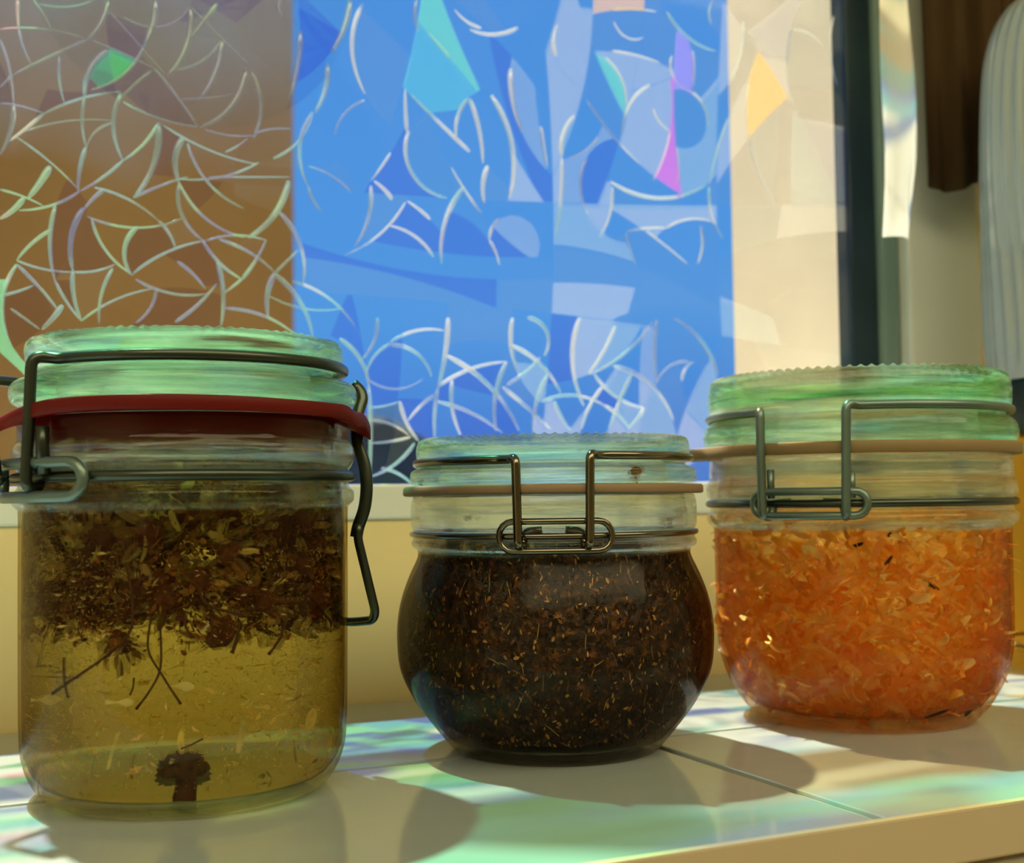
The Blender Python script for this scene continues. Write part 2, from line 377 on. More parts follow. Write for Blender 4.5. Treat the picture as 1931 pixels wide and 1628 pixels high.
A4 = """800,70,900,200,1090,300,20;1060,140,1050,50,1080,0,15;1250,130,1240,300,1160,500,20;950,300,960,420,950,520,16;480,60,620,55,740,70,14;490,130,590,230,660,220,12;480,300,600,320,760,370,14;440,340,540,480,560,640,16;330,590,420,720,640,960,14;720,640,760,720,820,770,14;700,500,580,620,540,800,18;830,330,830,430,920,530,14;920,530,1030,650,1040,750,16;820,780,790,900,720,1060,14;860,870,870,1000,850,1100,12;1160,700,1080,950,1050,1100,16;470,1070,700,1160,1040,1080,22;1050,1100,1060,1250,1130,1400,18;800,1340,920,1290,1060,1300,14;570,1360,700,1340,800,1340,14;400,800,330,880,220,930,18;330,930,300,1150,340,1260,20;480,1100,470,1250,400,1400,18;1280,500,1280,800,1440,1200,16;1530,180,1510,450,1540,620,14;1530,180,1640,200,1730,300,12;1780,100,1760,280,1800,500,12;1000,1330,1010,1440,980,1550,18;680,1360,800,1450,920,1550,14;560,1370,590,1480,620,1557,14"""
arcs = []
for txt, ox, oy, sc in ((A1, 0, 0, 2.544), (A2, 500, 0, 3.218), (A3, 640, 600, 2.541), (A4, 1000, 0, 3.115)):
    for a in txt.split(';'):
        v = [float(q) for q in a.split(',')]
        P = [on_plane_y(ox+v[2*i]/sc, oy+v[2*i+1]/sc, FY) for i in range(3)]
        arcs.append(([np.array((p.x, p.z)) for p in P], v[6]/sc*(P[1]-CAM).dot(fw)/FPX))
rng = random.Random(7)
def circ3(p):
    (ax, ay), (bx, by), (cx, cy_) = p
    d = 2*(ax*(by-cy_)+bx*(cy_-ay)+cx*(ay-by))
    if abs(d) < 1e-9: return None
    ux = ((ax*ax+ay*ay)*(by-cy_)+(bx*bx+by*by)*(cy_-ay)+(cx*cx+cy_*cy_)*(ay-by))/d
    uy = ((ax*ax+ay*ay)*(cx-bx)+(bx*bx+by*by)*(ax-cx)+(cx*cx+cy_*cy_)*(bx-ax))/d
    c = np.array((ux, uy)); return c, float(np.linalg.norm(np.array(p[0])-c))
def arc_pts(p, n):
    cr_ = circ3(p)
    if cr_ is None or cr_[1] > 3: return [p[0]+(p[2]-p[0])*i/n for i in range(n+1)]
    c, R = cr_; a0, a1, a2 = [math.atan2(*(q-c)[::-1]) for q in p]
    def w(a):
        while a > PI: a -= 2*PI
        while a < -PI: a += 2*PI
        return a
    d1 = w(a1-a0); d2 = d1+w(a2-a1)
    return [c+R*np.array((math.cos(a0+d2*i/n), math.sin(a0+d2*i/n))) for i in range(n+1)]
def inside(poly, q):
    x, y = q; P = poly; X, Y = P[:, 0], P[:, 1]; X2, Y2 = np.roll(X, -1), np.roll(Y, -1)
    m = (Y > y) != (Y2 > y)
    with np.errstate(divide='ignore', invalid='ignore'):
        xi = X+(y-Y)/(Y2-Y)*(X2-X)
    return int(np.count_nonzero(m & (x < xi))) % 2 == 1
def area(P):
    X, Y = P[:, 0], P[:, 1]; return abs(.5*np.sum(X*np.roll(Y, -1)-np.roll(X, -1)*Y))
def split(poly, c, R, amin, mid=None):
    """cuts a polygon along the one run of the circle that passes mid"""
    s = np.linalg.norm(poly-c, axis=1)-R
    sg = s > 0; ch = np.nonzero(sg != np.roll(sg, -1))[0]; n = len(poly)
    if len(ch) < 2: return None
    X = lambda k: poly[k]+(poly[(k+1) % n]-poly[k])*(s[k]/(s[k]-s[(k+1) % n]))
    cr_ = [(int(k), X(k)) for k in ch]
    if mid is None: mid = poly.mean(axis=0)
    am = math.atan2(*(np.array(mid)-c)[::-1])
    an = sorted([((math.atan2(*(q-c)[::-1])-am) % (2*PI), k, q) for k, q in cr_], key=lambda e: e[0])
    (d1, i, A), (d0, j, B) = an[0], an[-1]
    if i == j: return None
    if not inside(poly, c+R*np.array((math.cos(am), math.sin(am)))): return None
    t0, t1 = am+d1, am+d0-2*PI                       # from A back through mid to B
    n_ = max(2, int(abs(t1-t0)*R/.005)); best = [c+R*np.array((math.cos(t0+(t1-t0)*k/n_), math.sin(t0+(t1-t0)*k/n_))) for k in range(1, n_)]
    if i > j: i, j, A, B, best = j, i, B, A, best[::-1]
    p1 = np.array([A]+[poly[k] for k in range(i+1, j+1)]+[B]+best[::-1])
    p2 = np.array([B]+[poly[k % n] for k in range(j+1, n+i+1)]+[A]+best)
    if area(p1) < amin or area(p2) < amin: return None
    return p1, p2
def densify(P, step=.006):
    out = []
    for a, b_ in zip(P, np.roll(P, -1, axis=0)):
        k_ = max(1, int(np.linalg.norm(b_-a)/step))
        out += [a+(b_-a)*i/k_ for i in range(k_)]
    return np.array(out)
cells = [densify(np.array([(WX0, WZ0), (WX1, WZ0), (WX1, WZ1), (WX0, WZ1)]))]
# first a few long arcs that frame the visible field, then the measured ones
for p in (((.012, .08), (.0, .2), (.014, .34)), ((-.05, .30), (.2, .335), (.45, .36)), ((.12, .08), (.115, .2), (.14, .36)), ((.25, .08), (.262, .2), (.25, .36)), ((.36, .08), (.352, .2), (.362, .36)), ((-.1, .16), (.1, .17), (.45, .15)), ((-.1, .22), (.2, .215), (.45, .235))):
    c, R = circ3([np.array(q) for q in p])
    new = []
    for q in cells:
        r_ = split(q, c, R, 3e-4); new += list(r_) if r_ else [q]
    cells = new
def in_view(m):
    v = Vector((m[0], FY, m[1]))-CAM; x, y = v.dot(rt)/v.dot(fw)*FPX, v.dot(up)/v.dot(fw)*FPX
    return abs(x) < W/2+30 and abs(y) < H/2+30
def pre(cells, amax):
    wt = lambda q: area(q)*(1 if in_view(q.mean(axis=0)) else .9 if .25 < q[:, 1].mean() < .62 and -.15 < q[:, 0].mean() else .2)
    done = []
    while cells:
        q = cells.pop(); m = q.mean(axis=0)
        if wt(q) < amax: done.append(q); continue
        r_ = None
        for it in range(24):
            p_ = m if it < 4 else np.array([rng.uniform(q[:, i].min(), q[:, i].max()) for i in (0, 1)])
            if not inside(q, p_): continue
            a = rng.uniform(0, 2*PI) if in_view(m) else PI/2+rng.gauss(0, .25)+PI*rng.randint(0, 1); R = rng.uniform(.10, .4)
            r_ = split(q, p_+R*np.array((math.cos(a), math.sin(a))), R, area(q)*(.3 if it < 12 else .12), p_)
            if r_: break
        if r_: cells += list(r_)
        else: done.append(q)
    return done
cells = pre(cells, 3.2e-3)
for p, w_ in sorted(arcs, key=lambda a: -np.linalg.norm(a[0][2]-a[0][0])):
    cc = circ3(p)
    if cc is None: continue
    smp = arc_pts(p, 12)[2:11:2]
    new = []
    for q in cells:
        hit = [m for m in smp if inside(q, m)]
        r_ = split(q, cc[0], cc[1], 4.0e-5, hit[len(hit)//2]) if hit and cc[1] < 8 else None
        new += list(r_) if r_ else [q]
    cells = new
cells = pre(cells, 8e-4)
# what each cell does to slanting light: chosen from where its light lands on the sill
def pick_tint(cx, cz):
    t_ = cz/2.1; X, Y = cx+.25*t_, FY-t_
    u = rng.random()
    if X < .05: pool = ['white', 'mint', 'cyan', 'white', 'blue', 'rose']
    elif X < .2: pool = ['cyan', 'blue', 'teal', 'cyan', 'mint', 'blue'] if Y > .372 else ['white', 'white', 'mint', 'cream', 'cyan'] if Y > .325 else ['forest', 'teal', 'forest', 'green', 'blue', 'forest', 'teal']
    else: pool = ['white', 'cyan', 'white', 'blue', 'white'] if Y > .335 else ['tan', 'tan', 'tan', 'cream', 'tan', 'teal'] if Y > .285 else ['cyan', 'teal', 'mint', 'tan']
    return pool[int(u*len(pool))]
GLOW = [((lambda p: np.array((p.x, p.z)))(on_plane_y(x, y, FY)), tn) for x, y, tn in ((1100, 12, 'amber'), (1205, 10, 'amber'), (1263, 322, 'magenta'), (1300, 150, 'violet'), (1155, 165, 'mint'), (770, 140, 'cyan'), (885, 130, 'mint'), (1460, 140, 'amber'), (225, 135, 'mint'), (4, 530, 'mint'), (1500, 385, 'violet'))]
film = []
for q in cells:
    m = q.mean(axis=0)
    q = m+(q-m)*.988
    u = rng.random()
    if m[0] > .30: view = 'frost' if u < .30 else 'haze' if u < .75 else 'clear'
    elif m[0] > .235: view = 'frost' if u < .36 else 'haze' if u < .55 else 'deep' if u < .68 else 'clear'
    elif m[1] < .135 and m[0] > .15: view = 'grey' if u < .32 else 'deep' if u < .72 else 'clear'
    else: view = 'deep' if u < .16 else 'haze' if u < .30 else 'clear'
    bm = bmesh.new(); t_ = rng.uniform(-.0001, .0001)
    F = [bm.verts.new((x, FY+t_, z)) for x, z in q]; B = [bm.verts.new((x, FY+.0012, z)) for x, z in q]
    bm.faces.new(F); bm.faces.new(B[::-1])
    bmesh.ops.recalc_face_normals(bm, faces=bm.faces[:])
    tint = pick_tint(*m)
    for g_, tn in GLOW:                                             # cells that throw a strong colour in the photograph
        if inside(q, g_): view, tint = 'glow', tn
    film.append((in_view(m)*area(q), bm, cell_mat(tint, view)))
film.sort(key=lambda f: -f[0])
rest = bmesh.new(); rest_m = []
for k_, (a_, bm, mt) in enumerate(film):
    if k_ < 298: link('film_cell', bm, mt, win, smooth=False); continue
    me = bpy.data.meshes.new('tmp'); bm.to_mesh(me); bm.free()          # the smallest cells and those outside the picture stay together
    if mt not in rest_m: rest_m.append(mt)
    for p_ in me.polygons: p_.material_index = rest_m.index(mt)
    rest.from_mesh(me); bpy.data.meshes.remove(me)
o = link('film_cell', rest, None, win, smooth=False); o['kind'] = 'stuff'
for mt in rest_m: o.data.materials.append(mt)
t = NT('film_ridge')
fc = t.facing()
tr = t.n('BsdfTransparent', {'Color': (.97, .985, .98, 1)}); tl = t.n('BsdfTranslucent', {'Color': (.95, .97, .93, 1)})
df = t.n('BsdfDiffuse', {'Color': (.95, .97, .93, 1)}); g = t.n('BsdfGlossy', {'Roughness': .08})
a = t.mix(.62, tr.outputs[0], t.mix(.25, tl.outputs[0], df.outputs[0]))
a = t.mix(t.math('MULTIPLY', t.math('POWER', fc, 2.0), .7), t.mix(.35, tr.outputs[0], a), a)
ridge_m = t.done(t.mix(.10, a, g.outputs[0]))
def add_ridge(p, w_):
    n_ = 14; pts = arc_pts(p, n_)
    bm = bmesh.new(); rows = []
    for i, q in enumerate(pts):
        u = i/n_
        d = pts[min(n_, i+1)]-pts[max(0, i-1)]; d = d/np.linalg.norm(d); nrm = np.array((-d[1], d[0]))
        h_ = w_*.5*(1.0-.45*u)*(1-.55*abs(2*u-1)**6)
        row = []
        for k_ in range(5):
            a_ = PI*k_/4
            xz = q+nrm*h_*math.cos(a_)
            row.append(bm.verts.new((xz[0], FY-.0002-h_*.7*math.sin(a_), xz[1])))
        rows.append(row)
    for A, B in zip(rows, rows[1:]):
        for k_ in range(4): bm.faces.new((A[k_], A[k_+1], B[k_+1], B[k_]))
        bm.faces.new((A[4], A[0], B[0], B[4]))
    bm.faces.new(rows[0][::-1]); bm.faces.new(rows[-1])
    bmesh.ops.recalc_face_normals(bm, faces=bm.faces[:])
    link('ridge', bm, ridge_m, win)
for p, w_ in arcs: add_ridge(p, w_*1.3)
k_ = 0
for q in cells:                             # raised lines where nothing was measured, outside the picture
    m = q.mean(axis=0)
    if (m[1] > .30 or m[0] < .0) and k_ < 60:
        n_ = len(q); i = rng.randrange(n_); add_ridge([q[i], q[(i+n_//6) % n_], q[(i+n_//3) % n_]], .002); k_ += 1
# added strip by the right seal, standing in for bright light on the frame
bm = bmesh.new(); rows = []
for i in range(41):
    u = i/40; z = .206+u*.56
    x0 = .4195+.0022*math.sin(5*u+.5)-.004*u; x1 = x0+.0195+.0015*math.sin(17*u)-.003*u
    if i < 3: x0 -= .002*(3-i)/3; x1 -= .005*(3-i)/3
    rows.append([bm.verts.new((x0+(x1-x0)*s, .472+.030*max(0, u-.55)/.45-.004*math.sin(PI*s)-.001*math.sin(30*u+4*s), z)) for s in (0, .25, .5, .75, 1)])
for A, B in zip(rows, rows[1:]):
    for j in range(4): bm.faces.new((A[j], A[j+1], B[j+1], B[j]))
bmesh.ops.solidify(bm, geom=bm.faces[:], thickness=.0004)
t = NT('sun_strip_white'); d = t.n('BsdfPrincipled', {'Base Color': (.93, .94, .90, 1), 'Roughness': .2}); tl = t.n('BsdfTranslucent', {'Color': (.95, .95, .9, 1)})
link('sun_strip', bm, t.done(t.mix(.5, d.outputs[0], tl.outputs[0])), win)

# ------------------------------------------------------------------ outside the window
t = NT('brown_render')
z = t.n('SeparateXYZ', {0: t.n('TexCoord').outputs['Object']}).outputs['Z']
c = t.mixc(t.noise(2.2, 4), (.26, .11, .010, 1), (.40, .21, .035, 1))
c = t.mixc(t.n('MapRange', {0: t.math('ADD', z, t.math('MULTIPLY', t.noise(3, 2), .5)), 1: 1.0, 2: 1.4}).outputs[0], c, (.40, .34, .28, 1))
p = t.n('BsdfPrincipled', {'Base Color': c, 'Roughness': .9})
out_m = t.done(p.outputs[0])
structure(box('wall_exterior', (-3.5, .74, 2.7, 3.2, -2.0, 1.75), out_m))
bm = bmesh.new(); rr_ = random.Random(3); tops = []
for i in range(61):                                             # low dark ridge of roofs and trees far off
    x = 4+i*.35; hgt = .95*max(.02, 1-max(0, x-4.6)/2.2)+.08*rr_.random()+.05*math.sin(i*.9)
    tops.append((x, hgt))
for (xa, ha), (xb, hb) in zip(tops, tops[1:]):
    F = [bm.verts.new(q) for q in ((xa, 13, -2), (xb, 13, -2), (xb, 13.3, hb), (xa, 13.3, ha))]; bm.faces.new(F)
    G = [bm.verts.new(q) for q in ((xa, 15, -2), (xb, 15, -2))]; bm.faces.new((F[3], F[2], G[1], G[0]))
bmesh.ops.remove_doubles(bm, verts=bm.verts[:], dist=1e-4); bmesh.ops.recalc_face_normals(bm, faces=bm.faces[:])
structure(link('hill_outside', bm, pbr('dark_hill', (.06, .07, .045, 1), .9, nscale=2, namp=.5)))
cream_m = pbr('cream_render', (.88, .76, .56, 1), .8, nscale=14, namp=.12)
structure(box('wall_reveal', (.4335, .56, FY+.0085, .617, -.06, 1.4), cream_m))
structure(box('ground_outside', (-14, 18, .75, 40, -2.1, -2.0), pbr('paving', (.25, .22, .16, 1), .9, nscale=1.5, namp=.3)))

# ------------------------------------------------------------------ jars
glass_m = glass_jar('jar_glass', (.55, .42, .10, 1), .0808, pw=2.2)
glass_w = glass_jar('jar_glass_round', (.16, .08, .03, 1), .0650, pw=2, spec=.5)
lid_m = glass_solid('lid_glass', (.30, .80, .32, 1), 34, .55)
wire_m = pbr('dark_wire', (.07, .085, .07, 1), .32, metal=.85, nscale=60, namp=.3)
wire_g = pbr('green_grey_wire', (.17, .24, .22, 1), .38, metal=.7, nscale=60, namp=.3)
steel_m = pbr('steel_wire', (.20, .18, .14, 1), .18, metal=1, nscale=60, namp=.2)
rubber_red = None
t = NT('red_rubber')
d = t.n('BsdfPrincipled', {'Base Color': (.17, .012, .009, 1), 'Roughness': .5, 'Specular IOR Level': .3}); tl = t.n('BsdfTranslucent', {'Color': (.55, .03, .015, 1)})
rubber_red = t.done(t.mix(.35, d.outputs[0], tl.outputs[0]))
rubber_tan = pbr('tan_rubber', (.26, .17, .10, 1), .55, nscale=40, namp=.08)
rubber_cream = pbr('cream_rubber', (.27, .185, .085, 1), .55, nscale=40, namp=.08)

class Jar:
    def __init__(s, c, name, label):
        s.c = Vector((c[0], c[1], 0)); s.root = empty(name, s.c, label=label, cat='jar')
        d = -Vector((c[0], c[1], 0)).normalized()
        s.a0 = math.atan2(d.y, d.x)              # the way to the viewer; az > 0 turns to the viewer's left
    def P(s, az, r, z):
        a = s.a0-math.radians(az); return Vector((r*math.cos(a), r*math.sin(a), z))
    def ang(s, az): return s.a0-math.radians(az)
    def arc(s, az0, az1, r, z, n=None):
        n = n or max(2, int(abs(az1-az0)/5)); return [s.P(az0+(az1-az0)*i/n, r, z) for i in range(n+1)]
def scallop(jar_n, r0, z0, z1, amp):
    def f(r, z, a):
        w_ = max(0, min(1, (z-z0)/(z1-z0)))*max(0, min(1, (r-r0)/.002))
        return r+amp*.5*w_*math.cos(jar_n*a), z+amp*w_*math.cos(jar_n*a)
    return f
def link_loop(j, az0, az1, r, z0, z1, wr, mat):
    """closed oval link lying on the neck"""
    pts = []; zm, hz = (z0+z1)/2, (z1-z0)/2; da = math.degrees(hz/r); b0, b1 = az0+da, az1-da
    for i in range(13): pts.append(j.P(b0+(b1-b0)*i/12, r, z1))
    for i in range(1, 8):
        a_ = PI/2-PI*i/8; pts.append(j.P(b1+da*math.cos(a_), r, zm+hz*math.sin(a_)))
    for i in range(13): pts.append(j.P(b1+(b0-b1)*i/12, r, z0))
    for i in range(1, 8):
        a_ = -PI/2-PI*i/8; pts.append(j.P(b0+da*math.cos(a_), r, zm+hz*math.sin(a_)))
    return link('link_loop', tube(pts, wr, closed=True), mat, j.root)
def arm(j, az, inward, zt, zb, rg, ro, wr, bm, back, tab=True):
    """one side of the bail: round the lid groove, over the corner, down, hooked under the link, tip turned in"""
    g_ = j.arc(back, az+(-4 if back < az else 4), rg, zt)
    p = g_+[j.P(az, ro, zt+.0004), j.P(az+(.8 if back < az else -.8), ro+.0010, zb), j.P(az+inward*.15, ro-.0035, zb-.0005), j.P(az+inward*.2, ro-.0045, zb+.0042), j.P(az+inward, ro-.0045, zb+.0045)]
    k_ = len(g_)-1
    pts = p[:k_]+fillet(p[k_:], .0032)
    tube(pts, wr, bm)

# ---- left jar
L = Jar((.0717, .3784), 'clip_top_jar', 'tall clip-top glass jar with red rubber seal and flowers in yellow oil')
prof = [(0, .0025), (.028, .0020), (.0355, .0002), (.039, .0008), (.0425, .0045), (.0450, .0105), (.0459, .018), (.0462, .035), (.0464, .06), (.0465, .079), (.0470, .0812), (.0482, .0825), (.0485, .0840), (.0482, .0856), (.0470, .0868), (.0467, .0885), (.0467, .0912), (.0478, .0932), (.0485, .0955), (.0484, .0978), (.0474, .0998), (.0471, .1015), (.0471, .1050), (.0466, .1065),
        (.0440, .1066), (.0420, .1055), (.0430, .098), (.0445, .089), (.0454, .079), (.0455, .06), (.0450, .018), (.0440, .011), (.0410, .0060), (.035, .0040), (0, .0038)]
link('glass_body', revolve(smooth_profile(prof), 144), glass_m, L.root)
lp = [(0, .1256), (.030, .1258), (.0365, .1268), (.040, .1286), (.0430, .1290), (.0447, .1280), (.0453, .1258), (.0450, .1232), (.0440, .1217), (.0424, .1210), (.0424, .1190), (.0446, .1180), (.0475, .1172), (.0490, .1158), (.0494, .1135), (.0489, .1113), (.0470, .1104), (.043, .1103), (.0408, .109), (.0398, .1060), (.0385, .1058), (.0375, .110), (.0355, .1195), (.030, .1215), (0, .1218)]
link('lid', revolve(smooth_profile(lp, 2), 180, scallop(84, .040, .1255, .1285, .00035)), lid_m, L.root)
def gmod(j, waves, tabs):
    def f(r, z, a):
        az = math.degrees((j.a0-a+PI) % (2*PI)-PI)
        o = max(0, (r-.045)/.007)
        dz = sum(A*math.sin(k*a+ph) for A, k, ph in waves)*o
        rr = r
        for ta, tw, dr, dd in tabs:
            g_ = math.exp(-((az-ta)/tw)**2)
            rr += dr*g_*o; dz += dd*g_*o
        return rr, z+dz
    return f
gp = [(.0415, .1068), (.0462, .1067), (.0462, .0995), (.0468, .0992), (.0473, .1062), (.0485, .1066), (.0512, .1066), (.0518, .1074), (.0518, .1094), (.0512, .1101), (.046, .1101), (.0415, .1101)]
gp = [(.0422, .1068), (.0500, .1064), (.0514, .1064), (.0517, .1067), (.0517, .1099), (.0514, .1103), (.0480, .1102), (.0422, .1101)]
link('rubber_seal', ring(gp, 160, gmod(L, [(.0006, 2, 1.0), (.0004, 3, .4)], [(-88, 13, .0020, -.0062), (76, 24, .0015, -.0050), (-66, 6, .0, -.002)])), rubber_red, L.root)
sk = [(.0410, .0985), (.0426, .0983), (.0428, .1066), (.0410, .1066)]
link('seal_refraction_band', ring(sk, 120), rubber_red, L.root)  # added red band, stands in for the seal's colour refracted by the neck glass
link('neck_wire', ring([(.0474+.0016*math.cos(q*PI/4), .0898+.0016*math.sin(q*PI/4)) for q in range(8)], 120), wire_m, L.root)
bm = bmesh.new()
arm(L, 51, 14, .1212, .0872, .0455, .0512, .0016, bm, -150)
# far arm: its upper wire stands out to the side before it runs round the lid
p = [L.P(66, .053, .0905), L.P(68, .0535, .0885), L.P(76, .0560, .1185), L.P(92, .068, .1200), L.P(120, .058, .1200), L.P(150, .047, .1195)]
tube(fillet(p, .004), .0016, bm)
link('wire_bail', bm, wire_m, L.root)
link_loop(L, 31, 88, .0505, .0845, .0935, .0016, wire_g)
bm = bmesh.new(); tube([L.P(46.5, .0500, .0905), L.P(47, .0503, .0985), L.P(47, .0503, .1030)], .0018, bm)
link('wire_tip', bm, wire_m, L.root)
hz_ = [(-98, .0500, .1185), (-97, .0520, .1165), (-96, .0525, .1140), (-94, .0505, .1090), (-92, .0500, .1000), (-91, .0522, .0940), (-90, .0528, .0870), (-90, .0520, .0800), (-91, .0500, .0745), (-91, .0495, .0715)]
bm = bmesh.new(); tube(fillet([L.P(*q) for q in hz_], .004), .0017, bm, taper=lambda u: 1.15)
q_ = [(-90, .0500, .0755), (-90, .0498, .0712), (-90, .0550, .0490), (-92, .0545, .0462), (-100, .0490, .0452), (-112, .0485, .0452), (-116, .0495, .0700)]
tube(fillet([L.P(*q) for q in q_], .0035), .0014, bm)
link('hinge_wire', bm, wire_m, L.root)

# ---- middle jar
Mj = Jar((.1939, .3827), 'clip_top_jar', 'small round-bellied clip-top jar packed with dark brown herbs')
prof = [(0, .0030), (.024, .0026), (.0310, .0002), (.0345, .0008), (.0395, .0066), (.0466, .0160), (.0515, .0260), (.0527, .0360), (.0523, .0440), (.0508, .0510), (.0484, .0575), (.0462, .0622), (.0455, .0645), (.0460, .0660), (.0474, .0668), (.0477, .0683), (.0472, .0693), (.0470, .0705), (.0471, .0722), (.0477, .0738), (.0479, .0770), (.0478, .0805), (.0474, .0825), (.0468, .0836),
        (.0440, .0837), (.0440, .0828), (.0450, .074), (.0446, .0665), (.0452, .0615), (.0498, .0515), (.0517, .044), (.0521, .036), (.0509, .026), (.0459, .0165), (.0385, .0070), (.031, .0032), (0, .0030)]
MPROF = smooth_profile(prof)
link('glass_body', revolve(smooth_profile(prof, 6), 144), glass_w, Mj.root)
lp = [(0, .0985), (.032, .0987), (.037, .0998), (.0405, .1018), (.0430, .1024), (.0450, .1014), (.0459, .0992), (.0458, .0965), (.0450, .0950), (.0444, .0944), (.0444, .0934), (.0462, .0926), (.0476, .0918), (.0480, .0902), (.0480, .0884), (.0474, .0875), (.0455, .0872), (.0425, .0870), (.0412, .0845), (.0398, .0842), (.0385, .089), (.0375, .0942), (.032, .0950), (0, .0952)]
link('lid', revolve(smooth_profile(lp, 2), 252, scallop(84, .040, .0995, .1015, .00040)), glass_solid('lid_glass_pale', (.45, .88, .60, 1), 24, .55), Mj.root)
gp = [(.0428, .0839), (.0490, .0838), (.0499, .0840), (.0502, .0846), (.0501, .0862), (.0496, .0869), (.0428, .0870)]
link('rubber_seal', ring(gp, 160, gmod(Mj, [(.0002, 2, .3)], [(96, 10, .0010, -.0002)])), rubber_tan, Mj.root)
link('neck_wire', ring([(.0474+.0010*math.cos(q*PI/4), .0712+.0010*math.sin(q*PI/4)) for q in range(8)], 120), steel_m, Mj.root)
bm = bmesh.new()
arm(Mj, 12.8, -8.5, .0945, .0684, .0458, .0500, .0014, bm, 168)
arm(Mj, -13.0, 8.5, .0955, .0684, .0458, .0500, .0014, bm, -168)
link('wire_bail', bm, steel_m, Mj.root)
link_loop(Mj, -21, 19.5, .0492, .0668, .0757, .0010, steel_m)

# ---- right jar
Rj = Jar((.3221, .3806), 'clip_top_jar', 'clip-top jar of orange shreds with cream rubber seal')
prof = [(0, .0030), (.028, .0028), (.0365, .0002), (.0400, .0008), (.0450, .0062), (.0498, .0145), (.0527, .0235), (.0537, .0330), (.0539, .050), (.0540, .068), (.0545, .0708), (.0562, .0724), (.0568, .0742), (.0563, .0757), (.0553, .0768), (.0551, .0790), (.0553, .0808), (.0563, .0822), (.0567, .0845), (.0563, .0870), (.0555, .0885), (.0554, .0925), (.0550, .0955), (.0545, .0968),
        (.0515, .0969), (.0500, .0958), (.0525, .084), (.0528, .075), (.0530, .068), (.0529, .050), (.0527, .033), (.0516, .0245), (.0487, .0155), (.0435, .0078), (.036, .0044), (0, .0040)]
link('glass_body', revolve(smooth_profile(prof), 144), glass_jar('jar_glass_amber', (.75, .36, .06, 1), .0700, pw=2, spec=.6), Rj.root)
lp = [(0, .1215), (.038, .1218), (.0435, .1230), (.0475, .1255), (.0505, .1266), (.0535, .1258), (.0552, .1230), (.0555, .1190), (.0553, .1155), (.0545, .1136), (.0530, .1128), (.0530, .1112), (.0548, .1100), (.0562, .1088), (.0572, .1068), (.0575, .1042), (.0570, .1020), (.0550, .1010), (.0510, .1008), (.0480, .0985), (.0468, .0965), (.0455, .0965), (.0445, .1005), (.0430, .115), (.038, .117), (0, .1172)]
link('lid', revolve(smooth_profile(lp, 2), 270, scallop(90, .0485, .1225, .1258, .00050)), glass_solid('lid_glass_green', (.30, .78, .34, 1), 34, .55), Rj.root)
gp = [(.0500, .0970), (.0570, .0966), (.0582, .0966), (.0585, .0969), (.0585, .1003), (.0582, .1007), (.0500, .1007)]
def gm(r, z, a):
    az = math.degrees((Rj.a0-a+PI) % (2*PI)-PI); o = max(0, (r-.055)/.0035)
    g_ = 1/(1+math.exp(-(az-74)/1.5))*1/(1+math.exp((az-100)/1.5))
    return r+.0105*g_*o, z-.0004*g_*o
link('rubber_seal', ring(gp, 240, gm), rubber_cream, Rj.root)
link('neck_wire', ring([(.0557+.0014*math.cos(q*PI/4), .0796+.0014*math.sin(q*PI/4)) for q in range(8)], 120), wire_m, Rj.root)
bm = bmesh.new()
arm(Rj, 33, -9, .1118, .0756, .0550, .0592, .0016, bm, 168)
arm(Rj, 3, 9, .1128, .0756, .0550, .0592, .0016, bm, -168)
link('wire_bail', bm, wire_g, Rj.root)
link_loop(Rj, -3, 37, .0585, .0755, .0838, .0014, wire_g)
bm = bmesh.new(); tube([Rj.P(30.5, .0572, .0815), Rj.P(30.5, .0574, .0915)], .0013, bm); link('wire_tip', bm, wire_g, Rj.root)
link('wire_tip', tube([Rj.P(2, .0572, .0815), Rj.P(2, .0574, .0900)], .0013), wire_g, Rj.root)

# ------------------------------------------------------------------ what is in the jars
def inner(prof_in, off=0.0): return smooth_profile(prof_in, 2)
oil = link('oil', revolve(inner([(0, .0042), (.0348, .0044), (.0406, .0064), (.0436, .0113), (.0446, .018), (.0451, .06), (.0450, .079), (.0440, .089), (.0432, .0945), (0, .0945)]), 96), liquid('yellow_oil', (.91, .80, .10, 1), 20, bend=.55))
oil.location = L.c; tag(oil, 'yellow oil filling the tall jar with the red seal', 'oil')
broth = link('dark_liquor', revolve(inner([(0, .0044), (.0308, .0046), (.0382, .0074), (.0456, .0168), (.0506, .0262), (.0518, .036), (.0514, .044), (.0495, .0513), (.0448, .0613), (.0442, .0665), (.0444, .0700), (0, .0700)]), 96), liquid('brown_liquor', (.75, .36, .10, 1), 30))
broth.location = Mj.c; tag(broth, 'dark brown liquor soaking the herbs in the round-bellied jar', 'liquid')
syrup = link('syrup', revolve(inner([(0, .0044), (.0358, .0048), (.0432, .0082), (.0483, .0158), (.0512, .0247), (.0523, .033), (.0525, .050), (.0526, .068), (.0524, .075), (.0521, .0840), (.0505, .0925), (.0496, .0945), (0, .0945)]), 96), liquid('orange_syrup', (.99, .82, .20, 1), 8, bend=.55))
syrup.location = Rj.c; tag(syrup, 'orange liquid around the shreds in the jar with the cream seal', 'liquid')

